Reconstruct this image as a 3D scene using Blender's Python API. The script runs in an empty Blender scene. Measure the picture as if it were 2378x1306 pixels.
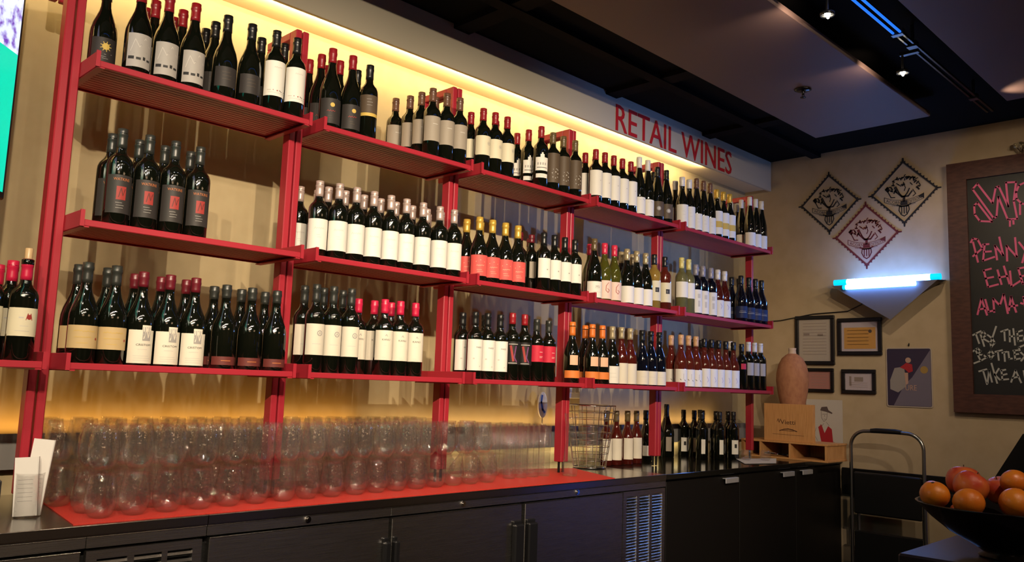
import bpy, math, random
from mathutils import Vector, Matrix
random.seed(7)
scene = bpy.context.scene
COL = scene.collection

# ------------------------------------------------------------------ camera
cam_d = bpy.data.cameras.new('camera'); cam = bpy.data.objects.new('camera', cam_d); COL.objects.link(cam)
cam_d.sensor_width = 36.0
cam_d.lens = 1934.22 / 2378 * 36.0
cam_d.clip_start = 0.05
cam.matrix_world = Matrix(((0.70282671, -0.11228143, -0.70244395, -0.7857),
                           (-0.71054917, -0.06364185, -0.70076358, -2.6207),
                           (0.0339779, 0.99163632, -0.12451067, 1.3423),
                           (0, 0, 0, 1)))
scene.camera = cam

# ------------------------------------------------------------------ colour management, world
vs = scene.view_settings
vs.view_transform = 'Standard'; vs.look = 'None'; vs.gamma = 1.0; vs.use_curve_mapping = False
vs.exposure = 0.0
scene.cycles.max_bounces = 7
scene.cycles.diffuse_bounces = 2
scene.cycles.glossy_bounces = 4
scene.cycles.transmission_bounces = 6
scene.cycles.transparent_max_bounces = 60
scene.cycles.sample_clamp_indirect = 2.5
scene.cycles.caustics_reflective = False
scene.cycles.caustics_refractive = False
world = bpy.data.worlds.new('world'); scene.world = world; world.use_nodes = True
world.node_tree.nodes['Background'].inputs[0].default_value = (0.9, 0.75, 0.6, 1)
world.node_tree.nodes['Background'].inputs[1].default_value = 0.02

# ------------------------------------------------------------------ lights of the room, real and added
WARM = (1.0, 0.74, 0.42)
def area(name, loc, rot, sx, sy, power, col):
    l = bpy.data.lights.new(name, 'AREA'); l.shape = 'RECTANGLE'; l.size = sx; l.size_y = sy
    l.energy = power; l.color = col
    o = bpy.data.objects.new(name, l); COL.objects.link(o); o.location = loc; o.rotation_euler = rot
    return o
def spot(name, loc, target, power, col, angle, blend=0.5, radius=0.02):
    l = bpy.data.lights.new(name, 'SPOT'); l.energy = power; l.color = col
    l.spot_size = math.radians(angle); l.spot_blend = blend; l.shadow_soft_size = radius
    o = bpy.data.objects.new(name, l); COL.objects.link(o); o.location = loc
    o.rotation_euler = (Vector(target) - Vector(loc)).to_track_quat('-Z', 'Y').to_euler()
    return o
# LED strip behind the fascia, washing the top of the wall
COVE_X0, COVE_X1 = -1.9, 4.10
area('cove_strip_light', ((COVE_X0 + COVE_X1) / 2, 0.405, 2.862), (math.radians(106), 0, 0), COVE_X1 - COVE_X0, 0.02, 25, (1.0, 0.76, 0.38))
# LED strip lying on the wall ledge, shining up behind the shelves
area('ledge_strip_light_warm', (-0.25, 0.548, 1.130), (math.radians(163), 0, 0), 3.4, 0.03, 3.2, (1.0, 0.50, 0.11))
area('ledge_strip_light', (3.0, 0.548, 1.130), (math.radians(163), 0, 0), 3.0, 0.03, 2.0, (1.0, 0.62, 0.25))
area('ledge_under_light', (3.2, 0.570, 1.006), (0, 0, 0), 2.4, 0.02, 1.3, (1.0, 0.80, 0.40))
# shelf spots on the track behind the viewer
for i, (x, tx, p) in enumerate([(-1.9, -0.2, 230), (-1.0, 0.7, 250), (-0.2, 1.6, 260), (0.5, 2.5, 240), (0.95, 3.3, 150)]):
    spot('shelf_spot_light', (x, -3.3, 2.88), (tx, 0.1, 1.60), p, (1.0, 0.81, 0.58), 50, 0.6, 0.020)
# row of small unseen lamps, added for glints on glass and bottles
for k in range(9):
    x = -2.3 + .42 * k
    spot('glint_light', (x, -2.05 - .12 * (k % 2), 2.74), (x + .75, 0.1, 1.3), 15, (1.0, 0.84, 0.66), 70, 0.7, 0.016)
# lamps of the track in view
TRACK_Y = -1.21
for x, tgt, p in [(-1.74, (-1.3, -.1, .9), 16), (-0.91, (-.5, -.1, .9), 16), (-0.08, (.3, -.1, .9), 16), (0.75, (1.1, -.1, .9), 16), (1.58, (1.9, -.1, .9), 16),
                  (2.413, (2.8, -.1, .9), 16), (3.244, (4.9, -1.0, 1.7), 34)]:
    spot('track_spot_light', (x, TRACK_Y, 2.885), tgt, p, (1.0, 0.78, 0.52), 75, 0.5, 0.02)
spot('track_spot_light', (2.6, -3.1, 2.88), (4.95, -1.3, 1.9), 70, (1.0, 0.80, 0.55), 50, 0.7, 0.03)  # unseen spot added to brighten the far wall, off the visible track
spot('track_spot_light', (3.2, -3.1, 2.88), (4.95, -0.3, 2.2), 26, (1.0, 0.76, 0.55), 50, 0.8, 0.03)  # second added far-wall spot, likewise unseen
spot('fruit_fill_light', (1.2, -2.75, 2.88), (1.9, -1.95, 0.95), 45, (1.0, 0.80, 0.55), 30, 0.6, 0.03)  # unseen spot added to brighten the fruit bowl
# unseen blue fill spot, added to tint the far shelves
spot('blue_fill_light', (4.80, -3.05, 1.25), (3.45, 0.3, 2.05), 230, (0.13, 0.32, 1.0), 36, 0.8, 0.04)
# unseen fill lights added for the rest of the room
area('room_fill_light', (-1.6, -4.2, 2.75), (0, 0, 0), 1.2, 1.2, 14, (1.0, 0.68, 0.42))
area('room_fill_light', (2.0, -4.4, 2.75), (0, 0, 0), 1.2, 1.2, 14, (1.0, 0.66, 0.38))

# ------------------------------------------------------------------ materials
M = {}
def mat(name, col, rough=0.5, metal=0.0, spec=0.5, emit=None, estr=0.0, alpha=None, coat=0.0, trans=0.0, bump=None, noise=None):
    m = bpy.data.materials.new(name); m.use_nodes = True
    nt = m.node_tree; b = nt.nodes['Principled BSDF']
    b.inputs['Base Color'].default_value = (*col, 1)
    b.inputs['Roughness'].default_value = rough
    b.inputs['Metallic'].default_value = metal
    b.inputs['Specular IOR Level'].default_value = spec
    if coat: b.inputs['Coat Weight'].default_value = coat; b.inputs['Coat Roughness'].default_value = 0.05
    if trans: b.inputs['Transmission Weight'].default_value = trans
    if emit is not None:
        b.inputs['Emission Color'].default_value = (*emit, 1); b.inputs['Emission Strength'].default_value = estr
    if noise or bump:
        tc = nt.nodes.new('ShaderNodeTexCoord'); mp = nt.nodes.new('ShaderNodeMapping')
        nt.links.new(tc.outputs['Object'], mp.inputs[0])
        nz = nt.nodes.new('ShaderNodeTexNoise'); nt.links.new(mp.outputs[0], nz.inputs['Vector'])
        p = noise or bump
        mp.inputs['Scale'].default_value = p.get('scale', (8, 8, 8)); nz.inputs['Detail'].default_value = 3
        if noise:
            mx = nt.nodes.new('ShaderNodeMix'); mx.data_type = 'RGBA'
            mx.inputs[6].default_value = (*col, 1); mx.inputs[7].default_value = (*noise['col'], 1)
            cr = nt.nodes.new('ShaderNodeMapRange'); cr.inputs[1].default_value = 0.35; cr.inputs[2].default_value = 0.65
            nt.links.new(nz.outputs[0], cr.inputs[0]); nt.links.new(cr.outputs[0], mx.inputs[0])
            nt.links.new(mx.outputs[2], b.inputs['Base Color'])
        if bump:
            bp = nt.nodes.new('ShaderNodeBump'); bp.inputs['Strength'].default_value = bump['s']; bp.inputs['Distance'].default_value = 0.002
            nt.links.new(nz.outputs[0], bp.inputs['Height']); nt.links.new(bp.outputs[0], b.inputs['Normal'])
    M[name] = m; return m
mat('wall_paint', (0.53, 0.425, 0.24), 0.75, noise=dict(scale=(3, 3, 3), col=(0.50, 0.395, 0.22)))
mat('far_wall_paint', (0.50, 0.39, 0.26), 0.75, noise=dict(scale=(2, 2, 2), col=(0.46, 0.355, 0.23)))
mat('fascia_paint', (0.52, 0.47, 0.36), 0.7)
mat('soffit_paint', (0.70, 0.58, 0.36), 0.7)
mat('black_ceiling', (0.003, 0.003, 0.003), 0.9, spec=0.1)
mat('joist_paint', (0.007, 0.006, 0.006), 0.9, spec=0.1)
mat('panel_paint', (0.20, 0.14, 0.125), 0.6)
mat('floor_wood', (0.05, 0.03, 0.02), 0.4, noise=dict(scale=(1, 12, 1), col=(0.03, 0.018, 0.012)))
mat('room_paint', (0.18, 0.125, 0.09), 0.8)
mat('ledge_grey', (0.26, 0.25, 0.24), 0.5)
mat('red_metal', (0.40, 0.022, 0.038), 0.40)
mat('foot_metal', (0.02, 0.02, 0.02), 0.4, 0.8)
# brushed steel
m = mat('steel', (0.62, 0.60, 0.58), 0.26, 1.0)
nt = m.node_tree; b = nt.nodes['Principled BSDF']
tc = nt.nodes.new('ShaderNodeTexCoord'); mp = nt.nodes.new('ShaderNodeMapping'); mp.inputs['Scale'].default_value = (1.2, 1.2, 420)
nz = nt.nodes.new('ShaderNodeTexNoise'); nt.links.new(tc.outputs['Object'], mp.inputs[0]); nt.links.new(mp.outputs[0], nz.inputs['Vector'])
mr = nt.nodes.new('ShaderNodeMapRange'); mr.inputs[3].default_value = 0.2; mr.inputs[4].default_value = 0.36
nt.links.new(nz.outputs[0], mr.inputs[0]); nt.links.new(mr.outputs[0], b.inputs['Roughness'])
bp = nt.nodes.new('ShaderNodeBump'); bp.inputs['Strength'].default_value = 0.12; bp.inputs['Distance'].default_value = 0.001
nt.links.new(nz.outputs[0], bp.inputs['Height']); nt.links.new(bp.outputs[0], b.inputs['Normal'])
mat('steel_top', (0.50, 0.48, 0.45), 0.22, 1.0)
mat('steel_edge', (0.55, 0.54, 0.52), 0.2, 1.0)
mat('black_gap', (0.004, 0.004, 0.004), 0.8)
mat('black_plastic', (0.008, 0.008, 0.009), 0.3)
mat('chrome', (0.75, 0.75, 0.75), 0.08, 1.0)
mat('dull_tube', (0.35, 0.35, 0.35), 0.28, 1.0)
mat('black_laminate', (0.010, 0.009, 0.008), 0.12)
mat('black_cabinet', (0.007, 0.006, 0.0055), 0.45, spec=0.3)
mat('aluminium', (0.62, 0.62, 0.66), 0.45, 0.6)
mat('red_mat', (0.62, 0.035, 0.02), 0.6, noise=dict(scale=(60, 60, 60), col=(0.52, 0.02, 0.012)))
mat('white_paper', (0.80, 0.78, 0.74), 0.6)
mat('paper_print', (0.45, 0.44, 0.42), 0.6)
mat('sign_red', (0.50, 0.015, 0.02), 0.5)
mat('pine', (0.64, 0.33, 0.13), 0.5, noise=dict(scale=(4, 40, 2), col=(0.52, 0.25, 0.09)))
mat('pine_print', (0.10, 0.04, 0.02), 0.6)
mat('terracotta', (0.42, 0.19, 0.10), 0.8, noise=dict(scale=(9, 9, 5), col=(0.34, 0.14, 0.075)))
mat('terracotta_neck', (0.58, 0.44, 0.36), 0.7)
mat('frame_black', (0.008, 0.007, 0.008), 0.3)
mat('paper_cream', (0.55, 0.50, 0.46), 0.5)
mat('paper_gold', (0.70, 0.38, 0.10), 0.5)
mat('paper_pink', (0.52, 0.25, 0.24), 0.5)
mat('paper_lilac', (0.62, 0.56, 0.66), 0.5)
mat('ink', (0.10, 0.07, 0.07), 0.6)
mat('faint_ink', (0.34, 0.28, 0.27), 0.6)
mat('stamp_black', (0.012, 0.010, 0.012), 0.7)
mat('stamp_red', (0.13, 0.012, 0.012), 0.7)
mat('stamp_ground_red', (0.46, 0.31, 0.22), 0.75)
mat('chalkboard', (0.010, 0.010, 0.011), 0.45)
mat('board_frame', (0.085, 0.030, 0.020), 0.45, noise=dict(scale=(4, 4, 14), col=(0.055, 0.018, 0.012)))
mat('chalk_pink', (0.72, 0.13, 0.28), 0.8)
mat('chalk_white', (0.42, 0.42, 0.41), 0.8)
mat('poster_navy', (0.035, 0.025, 0.06), 0.4)
mat('poster_grey', (0.16, 0.14, 0.20), 0.4)
mat('poster_pale', (0.30, 0.27, 0.27), 0.5)
mat('poster_edge', (0.45, 0.38, 0.32), 0.5)
mat('poster_red', (0.40, 0.02, 0.03), 0.5)
mat('skin_ink', (0.48, 0.30, 0.24), 0.5)
mat('poster_gold', (0.35, 0.22, 0.06), 0.5)
mat('lamp_housing', (0.13, 0.12, 0.13), 0.6)
mat('uv_tube', (0.8, 0.9, 1.0), 0.4, emit=(0.13, 0.34, 1.0), estr=26)
mat('uv_tube_end', (0.0, 0.4, 0.8), 0.4, emit=(0.0, 0.55, 1.0), estr=1.3)
mat('blue_rail_glow', (0.0, 0.1, 0.8), 0.4, emit=(0.02, 0.20, 1.0), estr=1.0)
mat('blue_panel_glow', (0.0, 0.1, 0.8), 0.4, emit=(0.05, 0.16, 1.0), estr=0.6)
mat('bulb', (1, 1, 0.9), 0.4, emit=(1.0, 0.90, 0.70), estr=30)
mat('rail_dark', (0.03, 0.03, 0.035), 0.25, 0.9)
mat('bowl_black', (0.010, 0.009, 0.010), 0.12)
mat('table_dark', (0.018, 0.015, 0.020), 0.30)
def fruit(name, a, b2):
    m = mat(name, a, 0.32, coat=0.3, bump=dict(scale=(160, 160, 160), s=0.25))
    nt = m.node_tree; bs = nt.nodes['Principled BSDF']
    tc = nt.nodes.new('ShaderNodeTexCoord'); nz = nt.nodes.new('ShaderNodeTexNoise'); nz.inputs['Scale'].default_value = 14
    nt.links.new(tc.outputs['Object'], nz.inputs['Vector'])
    mx = nt.nodes.new('ShaderNodeMix'); mx.data_type = 'RGBA'; mx.inputs[6].default_value = (*a, 1); mx.inputs[7].default_value = (*b2, 1)
    mr = nt.nodes.new('ShaderNodeMapRange'); mr.inputs[1].default_value = 0.4; mr.inputs[2].default_value = 0.62
    nt.links.new(nz.outputs[0], mr.inputs[0]); nt.links.new(mr.outputs[0], mx.inputs[0]); nt.links.new(mx.outputs[2], bs.inputs['Base Color'])
fruit('orange_peel', (0.85, 0.27, 0.02), (0.80, 0.20, 0.015))
fruit('apple_skin', (0.62, 0.07, 0.03), (0.78, 0.22, 0.05))
mat('stem_brown', (0.06, 0.03, 0.015), 0.8)
# bottle glass
mat('dark_glass', (0.004, 0.005, 0.003), 0.04, spec=0.6, coat=0.6)
mat('blue_black_glass', (0.003, 0.004, 0.009), 0.04, spec=0.6, coat=0.6)
mat('green_glass', (0.085, 0.085, 0.012), 0.04, spec=0.6, coat=0.6, trans=0.3)
mat('yellow_glass', (0.50, 0.32, 0.07), 0.04, spec=0.5, coat=0.6, trans=0.5)
mat('pale_glass', (0.24, 0.23, 0.10), 0.04, spec=0.5, coat=0.6, trans=0.5)
mat('rose_glass', (0.10, 0.012, 0.008), 0.04, spec=0.5, coat=0.6, trans=0.35)
mat('rose_pink_glass', (0.15, 0.022, 0.013), 0.04, spec=0.5, coat=0.6, trans=0.4)
CAPS = dict(cap_red=(0.28, 0.012, 0.018), cap_bright=(0.55, 0.015, 0.06), cap_black=(0.010, 0.010, 0.010), cap_gold=(0.60, 0.38, 0.06),
            cap_silver=(0.50, 0.38, 0.34), cap_brown=(0.14, 0.065, 0.04), cap_white=(0.75, 0.72, 0.68), cap_orange=(0.75, 0.19, 0.03),
            cap_bronze=(0.13, 0.09, 0.04), cap_champ=(0.42, 0.34, 0.20), cap_yellow=(0.72, 0.62, 0.20), cap_grey=(0.30, 0.28, 0.32),
            cap_maroon=(0.13, 0.010, 0.018), cap_wood=(0.62, 0.36, 0.18), cap_green=(0.028, 0.030, 0.026), cap_wax=(0.62, 0.03, 0.07), cork=(0.62, 0.42, 0.22))
for k, c in CAPS.items():
    mat(k, c, 0.32, 0.25 if k in ('cap_gold', 'cap_silver', 'cap_champ') else 0.0, 0.5)
LAB = dict(lab_white=(0.80, 0.77, 0.70), lab_cream=(0.72, 0.66, 0.48), lab_silver=(0.42, 0.39, 0.36), lab_grey=(0.34, 0.29, 0.23), lab_dark=(0.035, 0.030, 0.028),
           lab_black=(0.012, 0.011, 0.010), lab_brown=(0.10, 0.07, 0.045), lab_tan=(0.55, 0.40, 0.20), lab_coral=(0.72, 0.10, 0.09), lab_red=(0.55, 0.02, 0.05),
           lab_maroon=(0.14, 0.03, 0.025), lab_orange=(0.75, 0.22, 0.05), lab_peach=(0.80, 0.48, 0.32), lab_blush=(0.78, 0.58, 0.50), lab_navy=(0.012, 0.02, 0.07),
           lab_warm=(0.74, 0.68, 0.56),
           p_black=(0.03, 0.03, 0.03), p_grey=(0.36, 0.34, 0.32), p_gold=(0.65, 0.45, 0.10), p_orange=(0.50, 0.16, 0.05), p_red=(0.34, 0.04, 0.035), p_white=(0.75, 0.72, 0.68),
           p_pale=(0.58, 0.55, 0.50), p_blue=(0.05, 0.12, 0.45), p_lilac=(0.40, 0.36, 0.60), p_purple=(0.16, 0.05, 0.16))
for k, c in LAB.items():
    mat(k, c, 0.55, 0.0, 0.3)

# thin clear glass: fresnel blend of see-through and mirror
def clear(name, tint, ior=1.5, base=0.05, haze=0.0):
    m = bpy.data.materials.new(name); m.use_nodes = True; nt = m.node_tree
    nt.nodes.remove(nt.nodes['Principled BSDF'])
    out = nt.nodes['Material Output']; mx = nt.nodes.new('ShaderNodeMixShader')
    tr = nt.nodes.new('ShaderNodeBsdfTransparent'); tr.inputs[0].default_value = (*tint, 1)
    gl = nt.nodes.new('ShaderNodeBsdfGlossy'); gl.inputs['Roughness'].default_value = 0.025
    tc = nt.nodes.new('ShaderNodeTexCoord'); nz = nt.nodes.new('ShaderNodeTexNoise'); nz.inputs['Scale'].default_value = 80; bp = nt.nodes.new('ShaderNodeBump'); bp.inputs['Strength'].default_value = 0.55; bp.inputs['Distance'].default_value = 0.004
    nt.links.new(tc.outputs['Object'], nz.inputs['Vector']); nt.links.new(nz.outputs[0], bp.inputs['Height']); nt.links.new(bp.outputs[0], gl.inputs['Normal'])
    fr = nt.nodes.new('ShaderNodeLayerWeight'); fr.inputs['Blend'].default_value = 0.22
    mr = nt.nodes.new('ShaderNodeMapRange'); mr.inputs[3].default_value = base; mr.inputs[4].default_value = 0.75
    nt.links.new(fr.outputs['Facing'], mr.inputs[0])
    pw = nt.nodes.new('ShaderNodeMath'); pw.operation = 'POWER'; pw.inputs[1].default_value = 2.6
    nt.links.new(fr.outputs['Facing'], pw.inputs[0]); nt.links.new(pw.outputs[0], mr.inputs[0])
    df = nt.nodes.new('ShaderNodeBsdfDiffuse'); df.inputs[0].default_value = (0.8, 0.78, 0.76, 1); m2 = nt.nodes.new('ShaderNodeMixShader'); m2.inputs[0].default_value = haze  # diffuse share put into the glass to imitate reflected haze
    nt.links.new(tr.outputs[0], m2.inputs[1]); nt.links.new(df.outputs[0], m2.inputs[2])
    nt.links.new(mr.outputs[0], mx.inputs[0]); nt.links.new(m2.outputs[0], mx.inputs[1]); nt.links.new(gl.outputs[0], mx.inputs[2])
    nt.links.new(mx.outputs[0], out.inputs[0]); M[name] = m
clear('clear_glass', (0.990, 0.986, 0.982), base=0.11, haze=0.009)
clear('acrylic', (0.97, 0.96, 0.95), base=0.03)
clear('blueish_glass', (0.985, 0.985, 0.99), base=0.08, haze=0.009)

# television picture: procedural, gives off light
m = mat('tv_screen', (0.0, 0.0, 0.0), 0.3, emit=(1, 1, 1), estr=1.3)
nt = m.node_tree; b = nt.nodes['Principled BSDF']; tc = nt.nodes.new('ShaderNodeTexCoord')
sp = nt.nodes.new('ShaderNodeSeparateXYZ'); nt.links.new(tc.outputs['Object'], sp.inputs[0])
nz = nt.nodes.new('ShaderNodeTexNoise'); nz.inputs['Scale'].default_value = 28; nz.inputs['Detail'].default_value = 4; nt.links.new(tc.outputs['Object'], nz.inputs['Vector'])
r1 = nt.nodes.new('ShaderNodeValToRGB'); e = r1.color_ramp.elements
e[0].position = 0.36; e[0].color = (0.16, 0.05, 0.42, 1); e[1].position = 0.52; e[1].color = (0.72, 0.76, 1.0, 1)
nt.links.new(nz.outputs[0], r1.inputs[0])
st = nt.nodes.new('ShaderNodeMath'); st.operation = 'GREATER_THAN'; st.inputs[1].default_value = -0.10; nt.links.new(sp.outputs[2], st.inputs[0])
mx = nt.nodes.new('ShaderNodeMix'); mx.data_type = 'RGBA'; mx.inputs[6].default_value = (0.0, 0.62, 0.40, 1)
nt.links.new(st.outputs[0], mx.inputs[0]); nt.links.new(r1.outputs[0], mx.inputs[7]); nt.links.new(mx.outputs[2], b.inputs['Emission Color'])

# ------------------------------------------------------------------ mesh helpers
class MB:
    def __init__(s): s.v = []; s.f = []; s.m = []; s.sm = []
    def add(s, vs, fs, mi=0, smooth=False):
        o = len(s.v); s.v += [tuple(p) for p in vs]
        for f in fs: s.f.append(tuple(i + o for i in f)); s.m.append(mi); s.sm.append(smooth)
        return s
    def box(s, x0, x1, y0, y1, z0, z1, mi=0, bev=0.0):
        if bev <= 0:
            return s.add([(x0, y0, z0), (x1, y0, z0), (x1, y1, z0), (x0, y1, z0), (x0, y0, z1), (x1, y0, z1), (x1, y1, z1), (x0, y1, z1)],
                         [(0, 3, 2, 1), (4, 5, 6, 7), (0, 1, 5, 4), (1, 2, 6, 5), (2, 3, 7, 6), (3, 0, 4, 7)], mi)
        b = min(bev, abs(x1 - x0) / 2.01, abs(y1 - y0) / 2.01, abs(z1 - z0) / 2.01)
        vs = []; idx = {}
        for cx, X in ((0, x0), (1, x1)):
            for cy, Y in ((0, y0), (1, y1)):
                for cz, Z in ((0, z0), (1, z1)):
                    sx = b if cx == 0 else -b; sy = b if cy == 0 else -b; sz = b if cz == 0 else -b
                    idx[(cx, cy, cz, 'x')] = len(vs); vs.append((X, Y + sy, Z + sz))
                    idx[(cx, cy, cz, 'y')] = len(vs); vs.append((X + sx, Y, Z + sz))
                    idx[(cx, cy, cz, 'z')] = len(vs); vs.append((X + sx, Y + sy, Z))
        fs = []
        I = lambda *k: idx[k]
        for a in (0, 1):
            fx = [I(a, 0, 0, 'x'), I(a, 1, 0, 'x'), I(a, 1, 1, 'x'), I(a, 0, 1, 'x')]
            fy = [I(0, a, 0, 'y'), I(1, a, 0, 'y'), I(1, a, 1, 'y'), I(0, a, 1, 'y')]
            fz = [I(0, 0, a, 'z'), I(1, 0, a, 'z'), I(1, 1, a, 'z'), I(0, 1, a, 'z')]
            fs += [fx if a else fx[::-1], fy[::-1] if a else fy, fz if a else fz[::-1]]
        for p in (0, 1):
            for q in (0, 1):
                fs.append([I(p, q, 0, 'x'), I(p, q, 1, 'x'), I(p, q, 1, 'y'), I(p, q, 0, 'y')])
                fs.append([I(p, 0, q, 'x'), I(p, 1, q, 'x'), I(p, 1, q, 'z'), I(p, 0, q, 'z')])
                fs.append([I(0, p, q, 'y'), I(1, p, q, 'y'), I(1, p, q, 'z'), I(0, p, q, 'z')])
                for r in (0, 1): fs.append([I(p, q, r, 'x'), I(p, q, r, 'y'), I(p, q, r, 'z')])
        return s.add(vs, fs, mi)
    def lathe(s, prof, n=20, c=(0, 0, 0), mi=0, closed=False, smooth=True):
        vs = []; fs = []
        for r, z in prof:
            for k in range(n):
                a = 2 * math.pi * k / n; vs.append((c[0] + r * math.cos(a), c[1] + r * math.sin(a), c[2] + z))
        for j in range(len(prof) - 1):
            for k in range(n):
                k2 = (k + 1) % n; fs.append((j * n + k, j * n + k2, (j + 1) * n + k2, (j + 1) * n + k))
        s.add(vs, fs, mi, smooth)
        return s
    def tube(s, pts, r, n=8, mi=0, caps=True, closed=False):
        P = [Vector(p) for p in pts]; N = len(P); vs = []; fs = []
        up = None
        for i in range(N):
            if closed: t = (P[(i + 1) % N] - P[i - 1]).normalized()
            else: t = (P[min(i + 1, N - 1)] - P[max(i - 1, 0)]).normalized()
            if up is None: up = Vector((0, 0, 1)) if abs(t.z) < 0.9 else Vector((1, 0, 0))
            sd = t.cross(up); 
            if sd.length < 1e-6: sd = t.orthogonal()
            sd.normalize(); u2 = sd.cross(t).normalized(); up = u2
            rr = r[i] if isinstance(r, (list, tuple)) else r
            for k in range(n):
                a = 2 * math.pi * k / n; vs.append(tuple(P[i] + sd * math.cos(a) * rr + u2 * math.sin(a) * rr))
        for i in range(N if closed else N - 1):
            i2 = (i + 1) % N
            for k in range(n):
                k2 = (k + 1) % n; fs.append((i * n + k, i * n + k2, i2 * n + k2, i2 * n + k))
        s.add(vs, fs, mi, True)
        if caps and not closed:
            s.add(vs[:n], [tuple(range(n))[::-1]], mi); s.add(vs[-n:], [tuple(range(n))], mi)
        return s
    def prism(s, poly, place, d, mi=0):
        """poly 2-D outline, place(u,v,w) -> xyz, thickness d"""
        n = len(poly)
        vs = [place(u, v, 0) for u, v in poly] + [place(u, v, d) for u, v in poly]
        fs = [tuple(range(n)), tuple(range(2 * n - 1, n - 1, -1))] + [(i, i + n, (i + 1) % n + n, (i + 1) % n) for i in range(n)]
        return s.add(vs, fs, mi)
    def ball(s, c, r, n=14, m=9, mi=0, sq=(1, 1, 1)):
        prof = [(r * math.sin(math.pi * j / m), -r * math.cos(math.pi * j / m)) for j in range(m + 1)]
        vs = []; fs = []
        for a, z in prof:
            for k in range(n):
                t = 2 * math.pi * k / n; vs.append((c[0] + a * math.cos(t) * sq[0], c[1] + a * math.sin(t) * sq[1], c[2] + z * sq[2]))
        for j in range(m):
            for k in range(n):
                fs.append((j * n + k, j * n + (k + 1) % n, (j + 1) * n + (k + 1) % n, (j + 1) * n + k))
        return s.add(vs, fs, mi, True)
    def mesh(s, name, mats):
        me = bpy.data.meshes.new(name); me.from_pydata(s.v, [], s.f)
        for k in (mats if isinstance(mats, (list, tuple)) else [mats]): me.materials.append(M[k])
        me.polygons.foreach_set('material_index', s.m); me.polygons.foreach_set('use_smooth', s.sm)
        me.validate(); me.update(); return me
    def build(s, name, mats, parent=None, loc=None, rz=0.0):
        o = bpy.data.objects.new(name, s.mesh(name, mats)); COL.objects.link(o)
        if parent: o.parent = parent
        if loc: o.location = loc
        if rz: o.rotation_euler = (0, 0, rz)
        return o
def tag(o, label, cat, group=None, kind=None):
    if label: o['label'] = label
    if cat: o['category'] = cat
    if group: o['group'] = group
    if kind: o['kind'] = kind
    return o
def empty(name, loc=(0, 0, 0), rz=0.0):
    o = bpy.data.objects.new(name, None); COL.objects.link(o); o.location = loc; o.rotation_euler = (0, 0, rz); o.empty_display_size = 0.05
    return o
def struct(name, mb, mats, parent=None):
    o = mb.build(name, mats, parent)
    if parent is None: o['kind'] = 'structure'
    return o
def dup(o, loc, rz=None, label=None, group=None):
    r = o.copy(); COL.objects.link(r); r.location = loc
    if rz is not None: r.rotation_euler = (0, 0, rz)
    if label: r['label'] = label
    if group: r['group'] = group
    for ch in o.children:
        c = ch.copy(); COL.objects.link(c); c.parent = r
        for g in ch.children:
            d = g.copy(); COL.objects.link(d); d.parent = c
    return r
_tc = {}
def text2d(s, size=1.0, ax='CENTER'):
    """flat outline mesh of a word: 2-D vertices and faces, height scaled so capitals are `size` tall"""
    key = (s, ax)
    if key not in _tc:
        cu = bpy.data.curves.new('t', 'FONT'); cu.body = s; cu.align_x = ax; cu.resolution_u = 2
        ob = bpy.data.objects.new('t', cu); me = ob.to_mesh()
        _tc[key] = ([(v.co.x, v.co.y) for v in me.vertices], [tuple(p.vertices) for p in me.polygons])
        ob.to_mesh_clear(); bpy.data.objects.remove(ob); bpy.data.curves.remove(cu)
    v, f = _tc[key]; k = size / 0.70
    return [(x * k, y * k) for x, y in v], f
def ribbon(pts, w):
    """2-D polyline to quads"""
    vs = []; fs = []
    for (x0, y0), (x1, y1) in zip(pts[:-1], pts[1:]):
        dx, dy = x1 - x0, y1 - y0; L = math.hypot(dx, dy) or 1; nx, ny = -dy / L * w / 2, dx / L * w / 2; ex, ey = dx / L * w * 0.35, dy / L * w * 0.35
        o = len(vs); vs += [(x0 - ex + nx, y0 - ey + ny), (x0 - ex - nx, y0 - ey - ny), (x1 + ex - nx, y1 + ey - ny), (x1 + ex + nx, y1 + ey + ny)]
        fs.append((o, o + 1, o + 2, o + 3))
    return vs, fs
def disc2d(u, v, r, n=14, sy=1.0):
    return [(u + r * math.cos(2 * math.pi * k / n), v + r * sy * math.sin(2 * math.pi * k / n)) for k in range(n)]

# ------------------------------------------------------------------ room shell
XL, XR, YB, YF, ZC = -4.2, 4.968, 0.592, -5.6, 3.10
struct('floor', MB().box(XL, XR + .1, YF, YB + .1, -0.1, 0), 'floor_wood')
struct('ceiling', MB().box(XL, XR + .1, YF, YB + .1, ZC, ZC + .1), 'black_ceiling')
struct('wall_back', MB().box(XL, XR + .1, YB, YB + .1, 0, ZC), 'wall_paint')
struct('wall_right', MB().box(XR, XR + .1, YF, YB, 0, ZC), 'far_wall_paint')
struct('wall_left', MB().box(XL - .1, XL, YF, YB, 0, ZC), 'room_paint')
struct('wall_front', MB().box(XL, XR, YF - .1, YF, 0, ZC), 'room_paint')
FY = 0.373
struct('trim_1', MB().box(XL, XR, FY, FY + .018, 2.873, ZC), 'fascia_paint')        # fascia board carrying the sign
struct('trim_2', MB().box(XL, XR, FY + .018, YB, 2.893, 2.905), 'soffit_paint')      # soffit behind it
struct('trim_3', MB().box(XL, XR, YB - .045, YB, 1.014, 1.122).box(XL, XR, YB - .049, YB - .045, 1.008, 1.126), 'ledge_grey')   # grey ledge holding the lower LED strip
for i, x in enumerate((-2.6, -1.5, -0.4, 0.7, 1.75, 2.95, 4.0)):
    o = struct('trim_%d' % (4 + i), MB().box(x, x + .10, -0.42, FY, 3.075, ZC), 'joist_paint')
struct('trim_11', MB().box(XL, XR, -0.02, 0.05, 3.07, ZC), 'joist_paint')

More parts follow.
